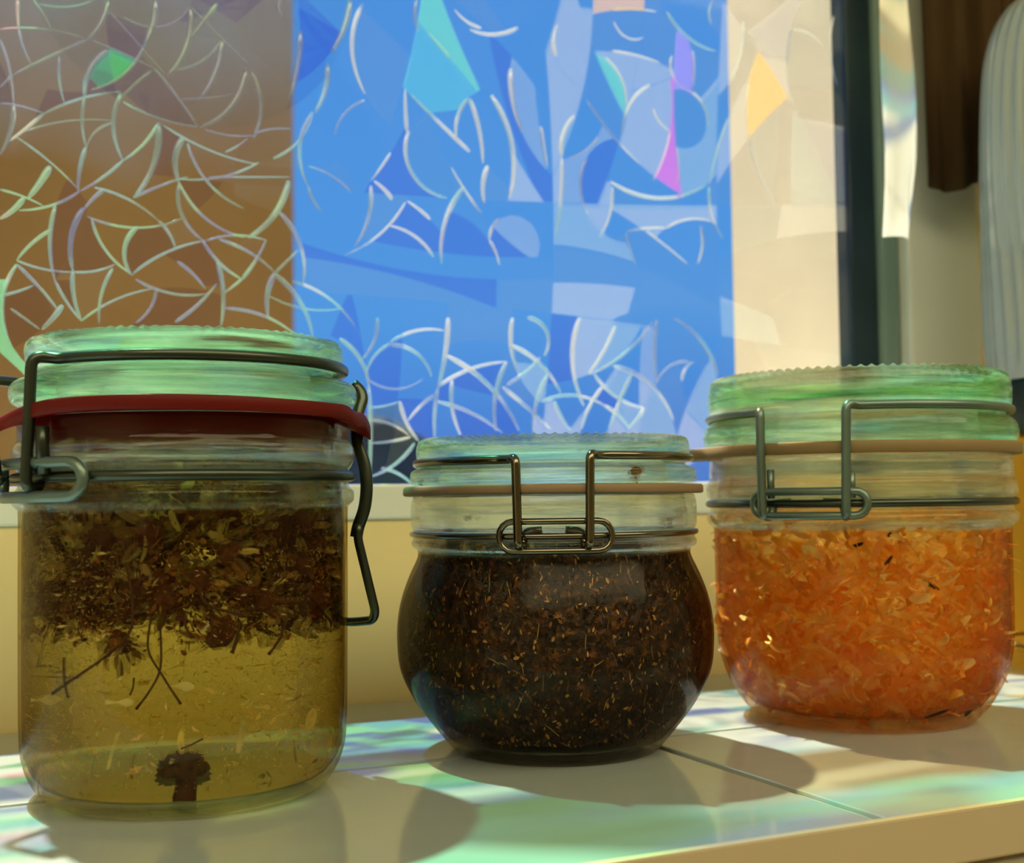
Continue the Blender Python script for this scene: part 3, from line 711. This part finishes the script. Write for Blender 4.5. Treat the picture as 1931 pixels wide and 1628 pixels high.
rng = random.Random(11)
def rvec(): 
    v = Vector((rng.gauss(0, 1), rng.gauss(0, 1), rng.gauss(0, 1))); return v.normalized()
disc_m = leafy('flower_disc', [lin(110, 52, 14), lin(205, 100, 26), lin(80, 40, 14), lin(165, 80, 22)], .25, .6, nscale=900)
petal_m = leafy('dried_petal', [lin(130, 78, 28), lin(232, 190, 105), lin(84, 46, 16), lin(175, 118, 50), lin(70, 36, 12)], .5, .5)
stem_m = leafy('dried_stem', [lin(62, 36, 12), lin(105, 62, 24), lin(50, 28, 10)], .2, .6)
def disc_mesh(r):
    bm = bmesh.new(); bmesh.ops.create_icosphere(bm, subdivisions=3, radius=r)
    for v in bm.verts:
        v.co.z = v.co.z*(.95 if v.co.z > 0 else .45)
        n_ = v.co.normalized(); v.co += n_*r*.10*math.sin(n_.x*31)*math.sin(n_.y*29)*math.sin(n_.z*27+1)
        v.co += rvec()*r*.05
    me = bpy.data.meshes.new('disc'); bm.to_mesh(me); bm.free(); me.materials.append(disc_m); return me
def add_strip(bm, base, d, side, length, width, curl, n=5, shape=None, ridges=0.0):
    """a petal or shred: a strip with width profile, bent by curl"""
    d = d.normalized(); side = (side-d*side.dot(d)).normalized(); nrm = d.cross(side); rows = []; p = Vector(base); a = 0
    for i in range(n+1):
        u = i/n; w_ = width*(shape(u) if shape else math.sin(PI*(.12+.8*u))**.7)
        row = [p-side*w_*.5, p+nrm*w_*.12, p+side*w_*.5]
        rows.append([bm.verts.new(q) for q in row])
        a += curl/n; dd = d*math.cos(a)+nrm*math.sin(a); p = p+dd*(length/n)
    for A, B in zip(rows, rows[1:]):
        bm.faces.new((A[0], A[1], B[1], B[0])); bm.faces.new((A[1], A[2], B[2], B[1]))
def petals_mesh(r, n_, ln, droop):
    bm = bmesh.new()
    for k_ in range(n_):
        a_ = 2*PI*(k_+rng.uniform(-.3, .3))/n_; o = Vector((math.cos(a_), math.sin(a_), 0))
        add_strip(bm, o*r*.85+Vector((0, 0, -r*.12)), o+Vector((0, 0, -droop+rng.uniform(-.3, .3))), Vector((-o.y, o.x, rng.uniform(-.3, .3))), ln*rng.uniform(.7, 1.1), ln*.36, rng.uniform(-1.2, .4))
    me = bpy.data.meshes.new('petals'); bm.to_mesh(me); bm.free(); me.materials.append(petal_m); return me
def stem_mesh(ln, bend, r=.00055):
    bm = bmesh.new(); tube([(bend*ln*(i/8)**2, .2*bend*ln*math.sin(i/8*3), -ln*i/8-.001) for i in range(9)], r, bm, seg=6)
    me = bpy.data.meshes.new('stem'); bm.to_mesh(me); bm.free(); me.materials.append(stem_m)
    for p_ in me.polygons: p_.use_smooth = True
    return me
VAR = []
for i in range(5):
    r_ = rng.uniform(.0034, .0048)
    VAR.append((disc_mesh(r_), petals_mesh(r_, rng.randint(7, 11), r_*1.45, rng.uniform(.2, 1.3)), stem_mesh(rng.uniform(.005, .014), rng.uniform(-.6, .6))))
def flower(var, loc, rot, sc=1.0, parts=(1, 1, 1)):
    o = empty('dried_flower', loc); o.rotation_euler = rot; o.scale = (sc,)*3
    for nm, me, on in zip(('flower_center', 'petals', 'stem'), var, parts):
        if on:
            c_ = bpy.data.objects.new(nm, me); COL.objects.link(c_); c_.parent = o
    return o
FG = 'dried flower heads floating in the yellow oil'
n_ = 0; tries = 0; placed = []
while n_ < 128 and tries < 6000:
    tries += 1
    a_ = rng.uniform(0, 2*PI); rr = .0395*math.sqrt(rng.uniform(.2, 1)); z = rng.uniform(.053, .087) if rng.random() < .88 else rng.uniform(.045, .055)
    q = Vector((rr*math.cos(a_), rr*math.sin(a_), z))
    if any((q-p_).length < .0058 for p_ in placed): continue
    placed.append(q)
    o = flower(VAR[n_ % 5], L.c+q, (rng.uniform(0, 6.28), rng.uniform(0, 6.28), rng.uniform(0, 6.28)), rng.uniform(.85, 1.25), (1, 1, 1 if n_ % 3 == 0 else 0))
    tag(o, 'brown dried daisy-like flower head in the packed layer floating in the yellow oil', 'flower', FG); n_ += 1
# loose petals floating among and below the heads
LP = []
for i in range(4):
    bm = bmesh.new(); add_strip(bm, (0, 0, 0), Vector((0, 0, 1)), Vector((1, 0, 0)), rng.uniform(.006, .009), rng.uniform(.0024, .0036), rng.uniform(-1.4, 1.4), 7)
    me = bpy.data.meshes.new('loose_petal'); bm.to_mesh(me); bm.free(); me.materials.append(petal_m)
    for p_ in me.polygons: p_.use_smooth = True
    LP.append(me)
for i in range(70):
    a_ = rng.uniform(0, 2*PI); rr = .0425*math.sqrt(rng.uniform(.45, 1)); z = rng.uniform(.05, .089)
    o = bpy.data.objects.new('loose_petal', LP[i % 4]); COL.objects.link(o); o.location = L.c+Vector((rr*math.cos(a_), rr*math.sin(a_), z)); o.rotation_euler = rvec()*3
    tag(o, 'loose pale petal wedged between the dried flower heads in the yellow oil', 'petal', 'loose petals among the flower heads')
def left_at(x, y, rf=.042):
    """point inside the tall jar on the near shell that shows at pixel x, y"""
    d = pix_ray(x, y); c = L.c-CAM; d2 = Vector((d.x, d.y)); c2 = Vector((c.x, c.y))
    A = d2.length_squared; B = d2.dot(c2); C_ = c2.length_squared-rf*rf; D = B*B-A*C_
    t_ = (B-math.sqrt(D))/A if D > 0 else B/A
    return CAM+d*t_
pale_m = leafy('sunken_petal', [lin(240, 212, 120), lin(250, 232, 160)], .3, .5)
bm = bmesh.new()
for i in range(6500):
    a_ = rng.uniform(0, 2*PI); rr = .0446*math.sqrt(rng.uniform(.35, 1)); z = rng.uniform(.0515, .0935) if rng.random() < .93 else rng.uniform(.045, .053)
    z -= .004*max(0, math.sin(3*a_+1))*rng.random()
    d = rvec(); fib = rng.random() < .25; ln = rng.uniform(.003, .008) if fib else rng.uniform(.0008, .0024)
    add_strip(bm, Vector((rr*math.cos(a_), rr*math.sin(a_), z))-d*ln/2, d, rvec(), ln, .0003 if fib else ln*rng.uniform(.4, .8), rng.uniform(-1.2, 1.2), 3)
for v in bm.verts:
    q = Vector((v.co.x, v.co.y, 0))
    if q.length > .0445: v.co.x *= .0445/q.length; v.co.y *= .0445/q.length
    v.co.z = min(v.co.z, .094)
o = link('flower_crumbs', bm, leafy('flower_crumb', [lin(84, 38, 12), lin(140, 72, 22), lin(58, 24, 8), lin(176, 106, 36), lin(96, 46, 14), lin(66, 30, 10)], .4, .5)); o.location = L.c
tag(o, 'brown crumbs and fibres between the flower heads in the yellow oil', 'crumbs', kind='stuff')
sunk = [(1530, 775, 40, 95, 'plump almond-shaped pale petal near the right wall of the oil jar', 1.1), (1190, 850, 20, 150, 'bent pale petal hanging left of the almond-shaped one in the oil', .45),
        (1620, 900, 18, 80, 'small pale petal low by the right wall of the oil jar', .6), (1290, 715, 60, 40, 'ghostly rounded petal above the bent one in the oil', 1.2),
        (555, 930, 40, 150, 'hooked yellow petal sinking low in the left half of the oil', .3), (230, 680, 130, 50, 'broad yellow petal lying across the left wall of the oil jar', 1.0),
        (590, 690, 110, 40, 'bright white flake drifting in the middle left of the oil', .9), (890, 610, 120, 45, 'pale flat flake beside the hanging stems in the oil', .9)]
for cx, cy_, w_, h_, lab, wf in sunk:
    p0 = left_at(cx/2.61, 1060+cy_/2.61, .042)
    L_ = max(w_, h_)/2.61*.34/FPX*1.2
    d = (rt if w_ > h_ else up*1.0+rt*.25)
    bm = bmesh.new(); add_strip(bm, -d.normalized()*L_/2, d, (up if w_ > h_ else rt), L_, min(L_*.5, L_*.42*wf), rng.uniform(-.9, .9), 11, shape=None if 'almond' in lab else (lambda u, f=rng.uniform(5, 9), g=rng.uniform(0, 6): (.55+.4*math.sin(f*u+g))*math.sin(PI*(.08+.84*u))**.5))
    o = link('sunken_petal', bm, pale_m); o.location = p0; tag(o, lab, 'petal', 'petals sunk in the yellow oil')
stems = [([(620, 0), (655, 220), (600, 400), (260, 650)], 'long curved stem slanting down left through the oil', 9), ([(745, 270), (730, 430), (800, 560), (890, 700)], 'thin stem crossing another to point down right in the oil', 7),
         ([(790, 330), (790, 520), (740, 630), (670, 725)], 'thin stem crossing another to point down left in the oil', 7), ([(980, 130), (1020, 210), (1200, 265)], 'short stem lying level under the flower layer', 10),
         ([(910, 250), (915, 320), (950, 375)], 'short hooked stem under the middle of the flower layer', 9), ([(1040, 270), (1045, 350), (1020, 395)], 'stubby stem right of the hooked one under the flower layer', 9),
         ([(1180, 290), (1165, 380), (1140, 450)], 'reddish stem pointing straight down near the right of the layer', 11), ([(1410, 260), (1380, 370), (1320, 455)], 'stem slanting down left near the right wall of the oil jar', 9),
         ([(1550, 190), (1600, 260), (1650, 320)], 'dark stem at the right end of the flower layer', 9), ([(120, 100), (110, 380), (160, 520)], 'thin stem hanging along the left wall of the oil jar', 6),
         ([(300, 200), (240, 340), (190, 520)], 'faint stem hanging beside the one at the left wall', 6), ([(320, 470), (320, 580), (340, 670)], 'short upright stem above the broad yellow petal', 9), ([(660, 570), (655, 620), (640, 655)], 'tiny dark stem between the hanging stems in the oil', 6), ([(1000, 870), (940, 900), (890, 920)], 'thin dark stem floating above the sunken flower', 6)]
for pts, lab, w_ in stems:
    P = [left_at(x/2.61, 1060+y/2.61, .0440) for x, y in pts]; c0 = P[0].copy()
    q = smooth_profile([(0, 0)]+[(1, 1)], 1)
    dense = []
    for i in range(len(P)-1):
        a_, b_, c_, d_ = P[max(0, i-1)], P[i], P[i+1], P[min(len(P)-1, i+2)]
        for k_ in range(5):
            u = k_/5; dense.append(.5*((2*b_)+(c_-a_)*u+(2*a_-5*b_+4*c_-d_)*u*u+(3*b_-a_-3*c_+d_)*u**3)-c0)
    dense.append(P[-1]-c0)
    o = link('hanging_stem', tube(dense, w_/2.61*.34/FPX*.75, seg=6, taper=lambda u: 1+.35*max(0, u*6-5)), stem_m); o.location = c0; tag(o, lab, 'stem', 'stems hanging in the yellow oil')
# the flower that has sunk, head down on its stem
p0 = left_at(345, 1500, .033); z0 = .0085
dark_head = leafy('sunk_head', [lin(60, 38, 16), lin(96, 66, 30), lin(46, 28, 12), lin(120, 88, 44)], .25, .7)
o = empty('dried_flower', (p0.x, p0.y, .0140))
o.scale = (1.15,)*3
bm = bmesh.new(); bmesh.ops.create_icosphere(bm, subdivisions=4, radius=.0052)
for v in bm.verts:
    n_ = v.co.normalized(); v.co.z *= .50; v.co += n_*(.0009*math.sin(n_.x*9+2)*math.sin(n_.y*8)+.0006*math.sin(n_.x*21)*math.sin(n_.z*19+1)); v.co += rvec()*.00035; v.co.z -= .0016*(n_.x*n_.x+n_.y*n_.y)
link('flower_center', bm, dark_head, o)
bm = bmesh.new()
for i in range(46):
    d = rvec(); d.z = d.z*.35-.05; add_strip(bm, d*.0042*Vector((1, 1, .5)).length/1.5, d, rvec(), rng.uniform(.0010, .0022), rng.uniform(.0006, .0014), rng.uniform(-1.5, 1.5), 3)
link('petals', bm, dark_head, o)
bm = bmesh.new(); add_strip(bm, (0, 0, .0018), Vector((-.25, 0, 1)), rt, .0068, .0015, 1.2, 8); link('stem', bm, pale_m, o)
bm = bmesh.new(); tube([(.0004, 0, -.0010), (.0008, 0, -.0028), (.0006, 0, -.0045), (.0003, 0, -.0066), (0, 0, -.0084)], .0021, bm, seg=9, taper=lambda u: 1.3-.9*u+1.1*u*u)
link('stalk', bm, stem_m, o)
tag(o, 'single dark flower head sunk to the bottom of the oil on a short stalk', 'flower')
bm = bmesh.new()
for i in range(6500):
    a_ = rng.uniform(0, 2*PI); rr = .0435*math.sqrt(rng.uniform(.3, 1)); z = .008+.062*rng.random()**.8; s_ = rng.uniform(.00018, .00052)*(1 if rng.random() < .90 else 2.4)
    if z < .018: rr = min(rr, .037)
    c_ = Vector((rr*math.cos(a_), rr*math.sin(a_), z)); u_ = rvec(); v_ = u_.orthogonal()*s_*rng.uniform(.3, .8); u_ = u_*s_*1.6
    a1, a2, a3, a4 = (bm.verts.new(c_+q) for q in (u_, v_, -u_, u_.cross(v_).normalized()*s_*.5))
    bm.faces.new((a1, a2, a3)); bm.faces.new((a1, a3, a4)); bm.faces.new((a2, a1, a4)); bm.faces.new((a3, a2, a4))
o = link('sediment', bm, leafy('pollen_specks', [lin(250, 222, 130), lin(230, 185, 90), lin(255, 240, 180)], .2, .4), smooth=False); o.location = L.c
tag(o, 'fine golden specks of sediment drifting in the yellow oil', 'sediment', kind='stuff')

# middle jar: a dense mass of chopped herb
def mid_inner(z):
    T = [(.0046, .0305), (.0079, .0382), (.0168, .0455), (.0262, .0505), (.036, .0517), (.044, .0513), (.0513, .0494), (.0613, .0444), (.0665, .0438), (.0700, .0438)]
    for (z0_, r0_), (z1_, r1_) in zip(T, T[1:]):
        if z <= z1_: return r0_+(r1_-r0_)*max(0, (z-z0_)/(z1_-z0_))
    return T[-1][1]
t = NT('herb_core')
c = t.ramp(t.noise(260, 5, dist=.6), [(.30, lin(14, 8, 4)), (.55, lin(52, 28, 10)), (.72, lin(120, 70, 24)), (.85, lin(60, 34, 12))])
b = t.n('Bump', {'Height': t.noise(420, 4), 'Strength': .8, 'Distance': .002})
p = t.n('BsdfPrincipled', {'Base Color': c, 'Roughness': .5, 'Specular IOR Level': .4, 'Normal': b.outputs[0]})
core_m = t.done(p.outputs[0])
core = revolve([(0, .0050)]+[(mid_inner(z)*.965-.0004, z) for z in [.0055+.0625*i/40 for i in range(41)]]+[(0, .0685)], 160)
for v in core.verts:
    n_ = Vector((v.co.x, v.co.y, 0))
    if n_.length > .01: v.co -= n_.normalized()*rng.uniform(0, .0011)
herbs = empty('herb_mass', Mj.c); tag(herbs, 'dark brown chopped herbs packed in the round-bellied jar', 'herbs', kind='stuff')
link('packed_core', core, core_m, herbs)
bm = bmesh.new()
for i in range(9000):
    a_ = rng.uniform(0, 2*PI); z = .006+.0625*rng.random(); R_ = mid_inner(z)*rng.uniform(.95, .994)
    o_ = Vector((math.cos(a_), math.sin(a_), 0)); tg = Vector((-o_.y, o_.x, 0))
    q = rng.uniform(0, PI) if rng.random() < .55 else rng.gauss(PI/2, .35)
    d = tg*math.cos(q)+Vector((0, 0, 1))*math.sin(q)+o_*rng.gauss(0, .25)
    s_ = rng.random(); ln = rng.uniform(.0007, .0019) if s_ < .86 else rng.uniform(.003, .0065)
    add_strip(bm, o_*R_+Vector((0, 0, z))-d.normalized()*ln/2, d, d.cross(o_), ln, ln*rng.uniform(.3, .7) if s_ < .86 else .0003, rng.uniform(-.8, .8), 2)
link('herb_flakes', bm, leafy('herb_flake', [lin(16, 9, 4), lin(60, 32, 10), lin(28, 15, 6), lin(120, 70, 22), lin(40, 22, 8), lin(26, 15, 6), lin(240, 180, 90), lin(90, 46, 16), lin(14, 8, 4)], .35, .35, .5), herbs)['kind'] = 'stuff'
# bits stuck to the glass above the herbs
stuck = [(1035, 930, .0003, 'herb', 'curled golden leaf scrap stuck inside the lid of the round-bellied jar', (1385, 330), .0050, .0034, .0438), (0, 0, 0, 'herb', 'reddish leaf scrap stuck high on the right of the round jar neck', (1640, 545), .0052, .0032, .0421),
         (0, 0, 0, 'herb', 'brown ragged leaf scrap beside the reddish one on the round jar neck', (1545, 585), .0036, .0026, .0421), (0, 0, 0, 'herb', 'small black crumb stuck on the left of the round jar neck', (485, 572), .0018, .0016, .0421),
         (0, 0, 0, 'herb', 'dark brown crumb stuck inside the lid flange of the round-bellied jar', (212, 378), .0024, .0018, .0440)]
scm = [lin(150, 95, 20), lin(150, 50, 22), lin(90, 60, 26), lin(20, 12, 6), lin(60, 32, 12)]
for (u0, u1, u2, kd, lab, (cx, cy_), ln, wd_, rf), cc in zip(stuck, scm):
    d = pix_ray(720+cx/2.926, 780+cy_/2.926); c = Mj.c-CAM; d2 = Vector((d.x, d.y)); c2 = Vector((c.x, c.y))
    A = d2.length_squared; B = d2.dot(c2); D = B*B-A*(c2.length_squared-rf*rf); p0 = CAM+d*((B-math.sqrt(max(D, 0)))/A)
    bm = bmesh.new(); add_strip(bm, up*-ln/2, up+rt*.4, rt, ln, wd_, .5, 6, shape=lambda u: .6+.4*math.sin(9*u+1)); add_strip(bm, rt*-ln/3, rt+up*.3, up, ln*.7, wd_*.5, -.5, 5)
    o = link('leaf_scrap', bm, leafy('scrap_%d' % int(cx), [cc, cc], .45)); o.location = p0; tag(o, lab, 'leaf scrap')

# right jar: orange shreds
def right_inner(z):
    T = [(.0048, .034), (.0082, .0425), (.0158, .0478), (.0247, .0507), (.033, .0518), (.050, .0520), (.068, .0521), (.075, .0519), (.084, .0516)]
    for (z0_, r0_), (z1_, r1_) in zip(T, T[1:]):
        if z <= z1_: return r0_+(r1_-r0_)*max(0, (z-z0_)/(z1_-z0_))
    return T[-1][1]
bm = bmesh.new()
for i in range(3300):
    a_ = rng.uniform(0, 2*PI); z = .0055+.067*rng.random()**1.12; R_ = right_inner(z)*math.sqrt(rng.uniform(.05, .93))
    az = (math.degrees(Rj.a0-a_)+180) % 360-180
    if z > .040 and -78 < az < -22 and R_ > .030 and rng.random() < .8: continue      # the clear pocket at the right
    ln = rng.uniform(.004, .017); R_ = max(0, min(R_, right_inner(z)-.004))
    c_ = Vector((R_*math.cos(a_), R_*math.sin(a_), z)); d = rvec(); d.z *= .7
    if c_.z+d.z*ln < .0052 or c_.z+d.z*ln > .075: d.z = 0
    if i % 3 == 0:                                                # those pressed against the glass lie along it
        R_ = right_inner(z)-.0012; c_ = Vector((R_*math.cos(a_), R_*math.sin(a_), z)); d = Vector((-math.sin(a_)*rng.choice((-1, 1)), math.cos(a_)*rng.choice((-1, 1)), rng.gauss(0, .7))); ln *= .6
        d -= c_.normalized()*(d.dot(c_.normalized())+.15)
        if z < .012: continue
    add_strip(bm, c_-d.normalized()*ln*.35, d, d.orthogonal()+rvec()*.6, ln, rng.uniform(.0008, .0036)*(1 if i % 4 else 1.5), rng.uniform(-3.8, 3.8), 9)
o = link('orange_shreds', bm, leafy('orange_shred', [lin(252, 180, 66), lin(255, 212, 110), lin(246, 156, 50), lin(255, 230, 150), lin(252, 194, 84), lin(248, 170, 58)], .7, .35, .4)); o.location = Rj.c
tag(o, 'tangle of orange shreds filling the jar with the cream seal', 'shreds', kind='stuff')
dk = [(1160, 1250, 60, 100, 'small dark shred standing upright high in the orange jar'), (1410, 1380, 110, 70, 'black sliver slanting down right in the orange jar'), (1010, 1150, 90, 20, 'dark curled shred below the wire clip of the orange jar'), (1180, 1090, 40, 40, 'dark speck right of the wire clip in the orange jar')]
dk2 = [(1370, 835, 130, 40, 'dark crooked shred at the bottom of the orange jar'), (1535, 830, 50, 50, 'short black shred near the bottom right of the orange jar'), (1030, 380, 40, 60, 'dark hooked shred in the middle of the orange jar')]
def right_at(x, y, rf):
    d = pix_ray(x, y); c = Rj.c-CAM; d2 = Vector((d.x, d.y)); c2 = Vector((c.x, c.y))
    A = d2.length_squared; B = d2.dot(c2); D = B*B-A*(c2.length_squared-rf*rf); return CAM+d*((B-math.sqrt(max(D, 0)))/A)
dark_m = leafy('dark_shred', [lin(48, 20, 8), lin(70, 30, 10)], .15)
for lst, oy, sc in ((dk, 640, 2.966), (dk2, 1050, 2.817)):
    for cx, cy_, w_, h_, lab in lst:
        x, y = 1280+cx/sc, oy+cy_/sc; rf = .047 if y < 1300 else .042
        p0 = right_at(x, y, rf); d = rt*w_*(1 if lab[0] != 'x' else -1)-up*h_*(1 if 'down right' in lab else -1)
        ln = max(w_, h_)/sc*.45/FPX
        bm = bmesh.new(); add_strip(bm, -d.normalized()*ln/2, d, d.cross(fw), ln, .0013, rng.uniform(-.9, .9), 7)
        o = link('dark_shred', bm, dark_m); o.location = p0; tag(o, lab, 'shred', 'dark shreds among the orange ones')

# ------------------------------------------------------------------ bottle at the right edge
BX, BY = .497, .428
bot = empty('bottle', (BX, BY, 0), label='tall bottle of yellow liquid with pleated clear cover at the right edge', cat='bottle')
def pleat(r, z, a):
    w_ = max(0, min(1, (z-.135)/.02))*max(0, min(1, (.318-z)/.03)); return r*(1+.022*w_*math.cos(34*a+3*math.sin(z*30))+.012*w_*math.cos(11*a)), z
cp = [(.0405, .135), (.0415, .150), (.0418, .19), (.0410, .235), (.0392, .275), (.0365, .298), (.0310, .312), (.022, .3195), (0, .322), (0, .3205), (.021, .318), (.030, .3105), (.0353, .2965), (.038, .274), (.0398, .235), (.0405, .19), (.0402, .150), (.0392, .135)]
t = NT('clear_pleated_plastic'); fc = t.facing()
tr = t.n('BsdfTransparent', {'Color': (.88, .95, .96, 1)}); tl = t.n('BsdfDiffuse', {'Color': (.80, .93, .95, 1)}); g = t.n('BsdfGlossy', {'Roughness': .12})
m_ = t.mix(.55, tr.outputs[0], tl.outputs[0]); fr = t.math('MULTIPLY_ADD', t.math('POWER', fc, 3.0), .7); fr.node.inputs[2].default_value = .12
bm = revolve(smooth_profile(cp[:9], 3)+smooth_profile(cp[9:], 3), 272, pleat)
link('clear_cover', bm, t.done(t.mix(fr, m_, g.outputs[0])), bot)
link('collar', revolve([(0, .1365), (.037, .1365), (.0385, .134), (.0385, .112), (.037, .110), (0, .110)], 72), pbr('dark_collar', (.012, .03, .022, 1), .4, nscale=30), bot)
bp = smooth_profile([(0, .0002), (.034, .0002), (.0385, .002), (.040, .006), (.0392, .010), (.0395, .014), (.0405, .018), (.0405, .085), (.0385, .098), (.0365, .104), (.0362, .1098), (0, .1098)], 3)
link('bottle_body', revolve(bp, 96), liquid('yellow_bottle', (.95, .78, .10, 1), 34, 1.0), bot)
link('base_ring', ring([(.0406+.0007*math.cos(q*PI/3), .0125+.0007*math.sin(q*PI/3)) for q in range(6)], 96), pbr('brown_ring', (.10, .06, .01, 1), .4), bot)

# added folded panel, its brown standing in for shade on the wall
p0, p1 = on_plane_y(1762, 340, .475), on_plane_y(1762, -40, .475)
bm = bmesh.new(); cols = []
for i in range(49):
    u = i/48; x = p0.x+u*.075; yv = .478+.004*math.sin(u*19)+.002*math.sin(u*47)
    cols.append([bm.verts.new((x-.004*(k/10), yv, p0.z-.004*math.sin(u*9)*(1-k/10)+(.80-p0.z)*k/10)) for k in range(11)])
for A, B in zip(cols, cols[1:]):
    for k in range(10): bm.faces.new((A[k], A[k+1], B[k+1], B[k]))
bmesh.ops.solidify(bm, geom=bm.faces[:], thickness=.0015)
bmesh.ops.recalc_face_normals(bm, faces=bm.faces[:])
o = link('wall_shade_panel', bm, pbr('wall_shade_brown', (.115, .062, .020, 1), .9, nscale=30, namp=.15, bump=.15, bscale=600))
tag(o, 'added dark brown panel standing in for shade on the wall at the upper right', 'shade panel')
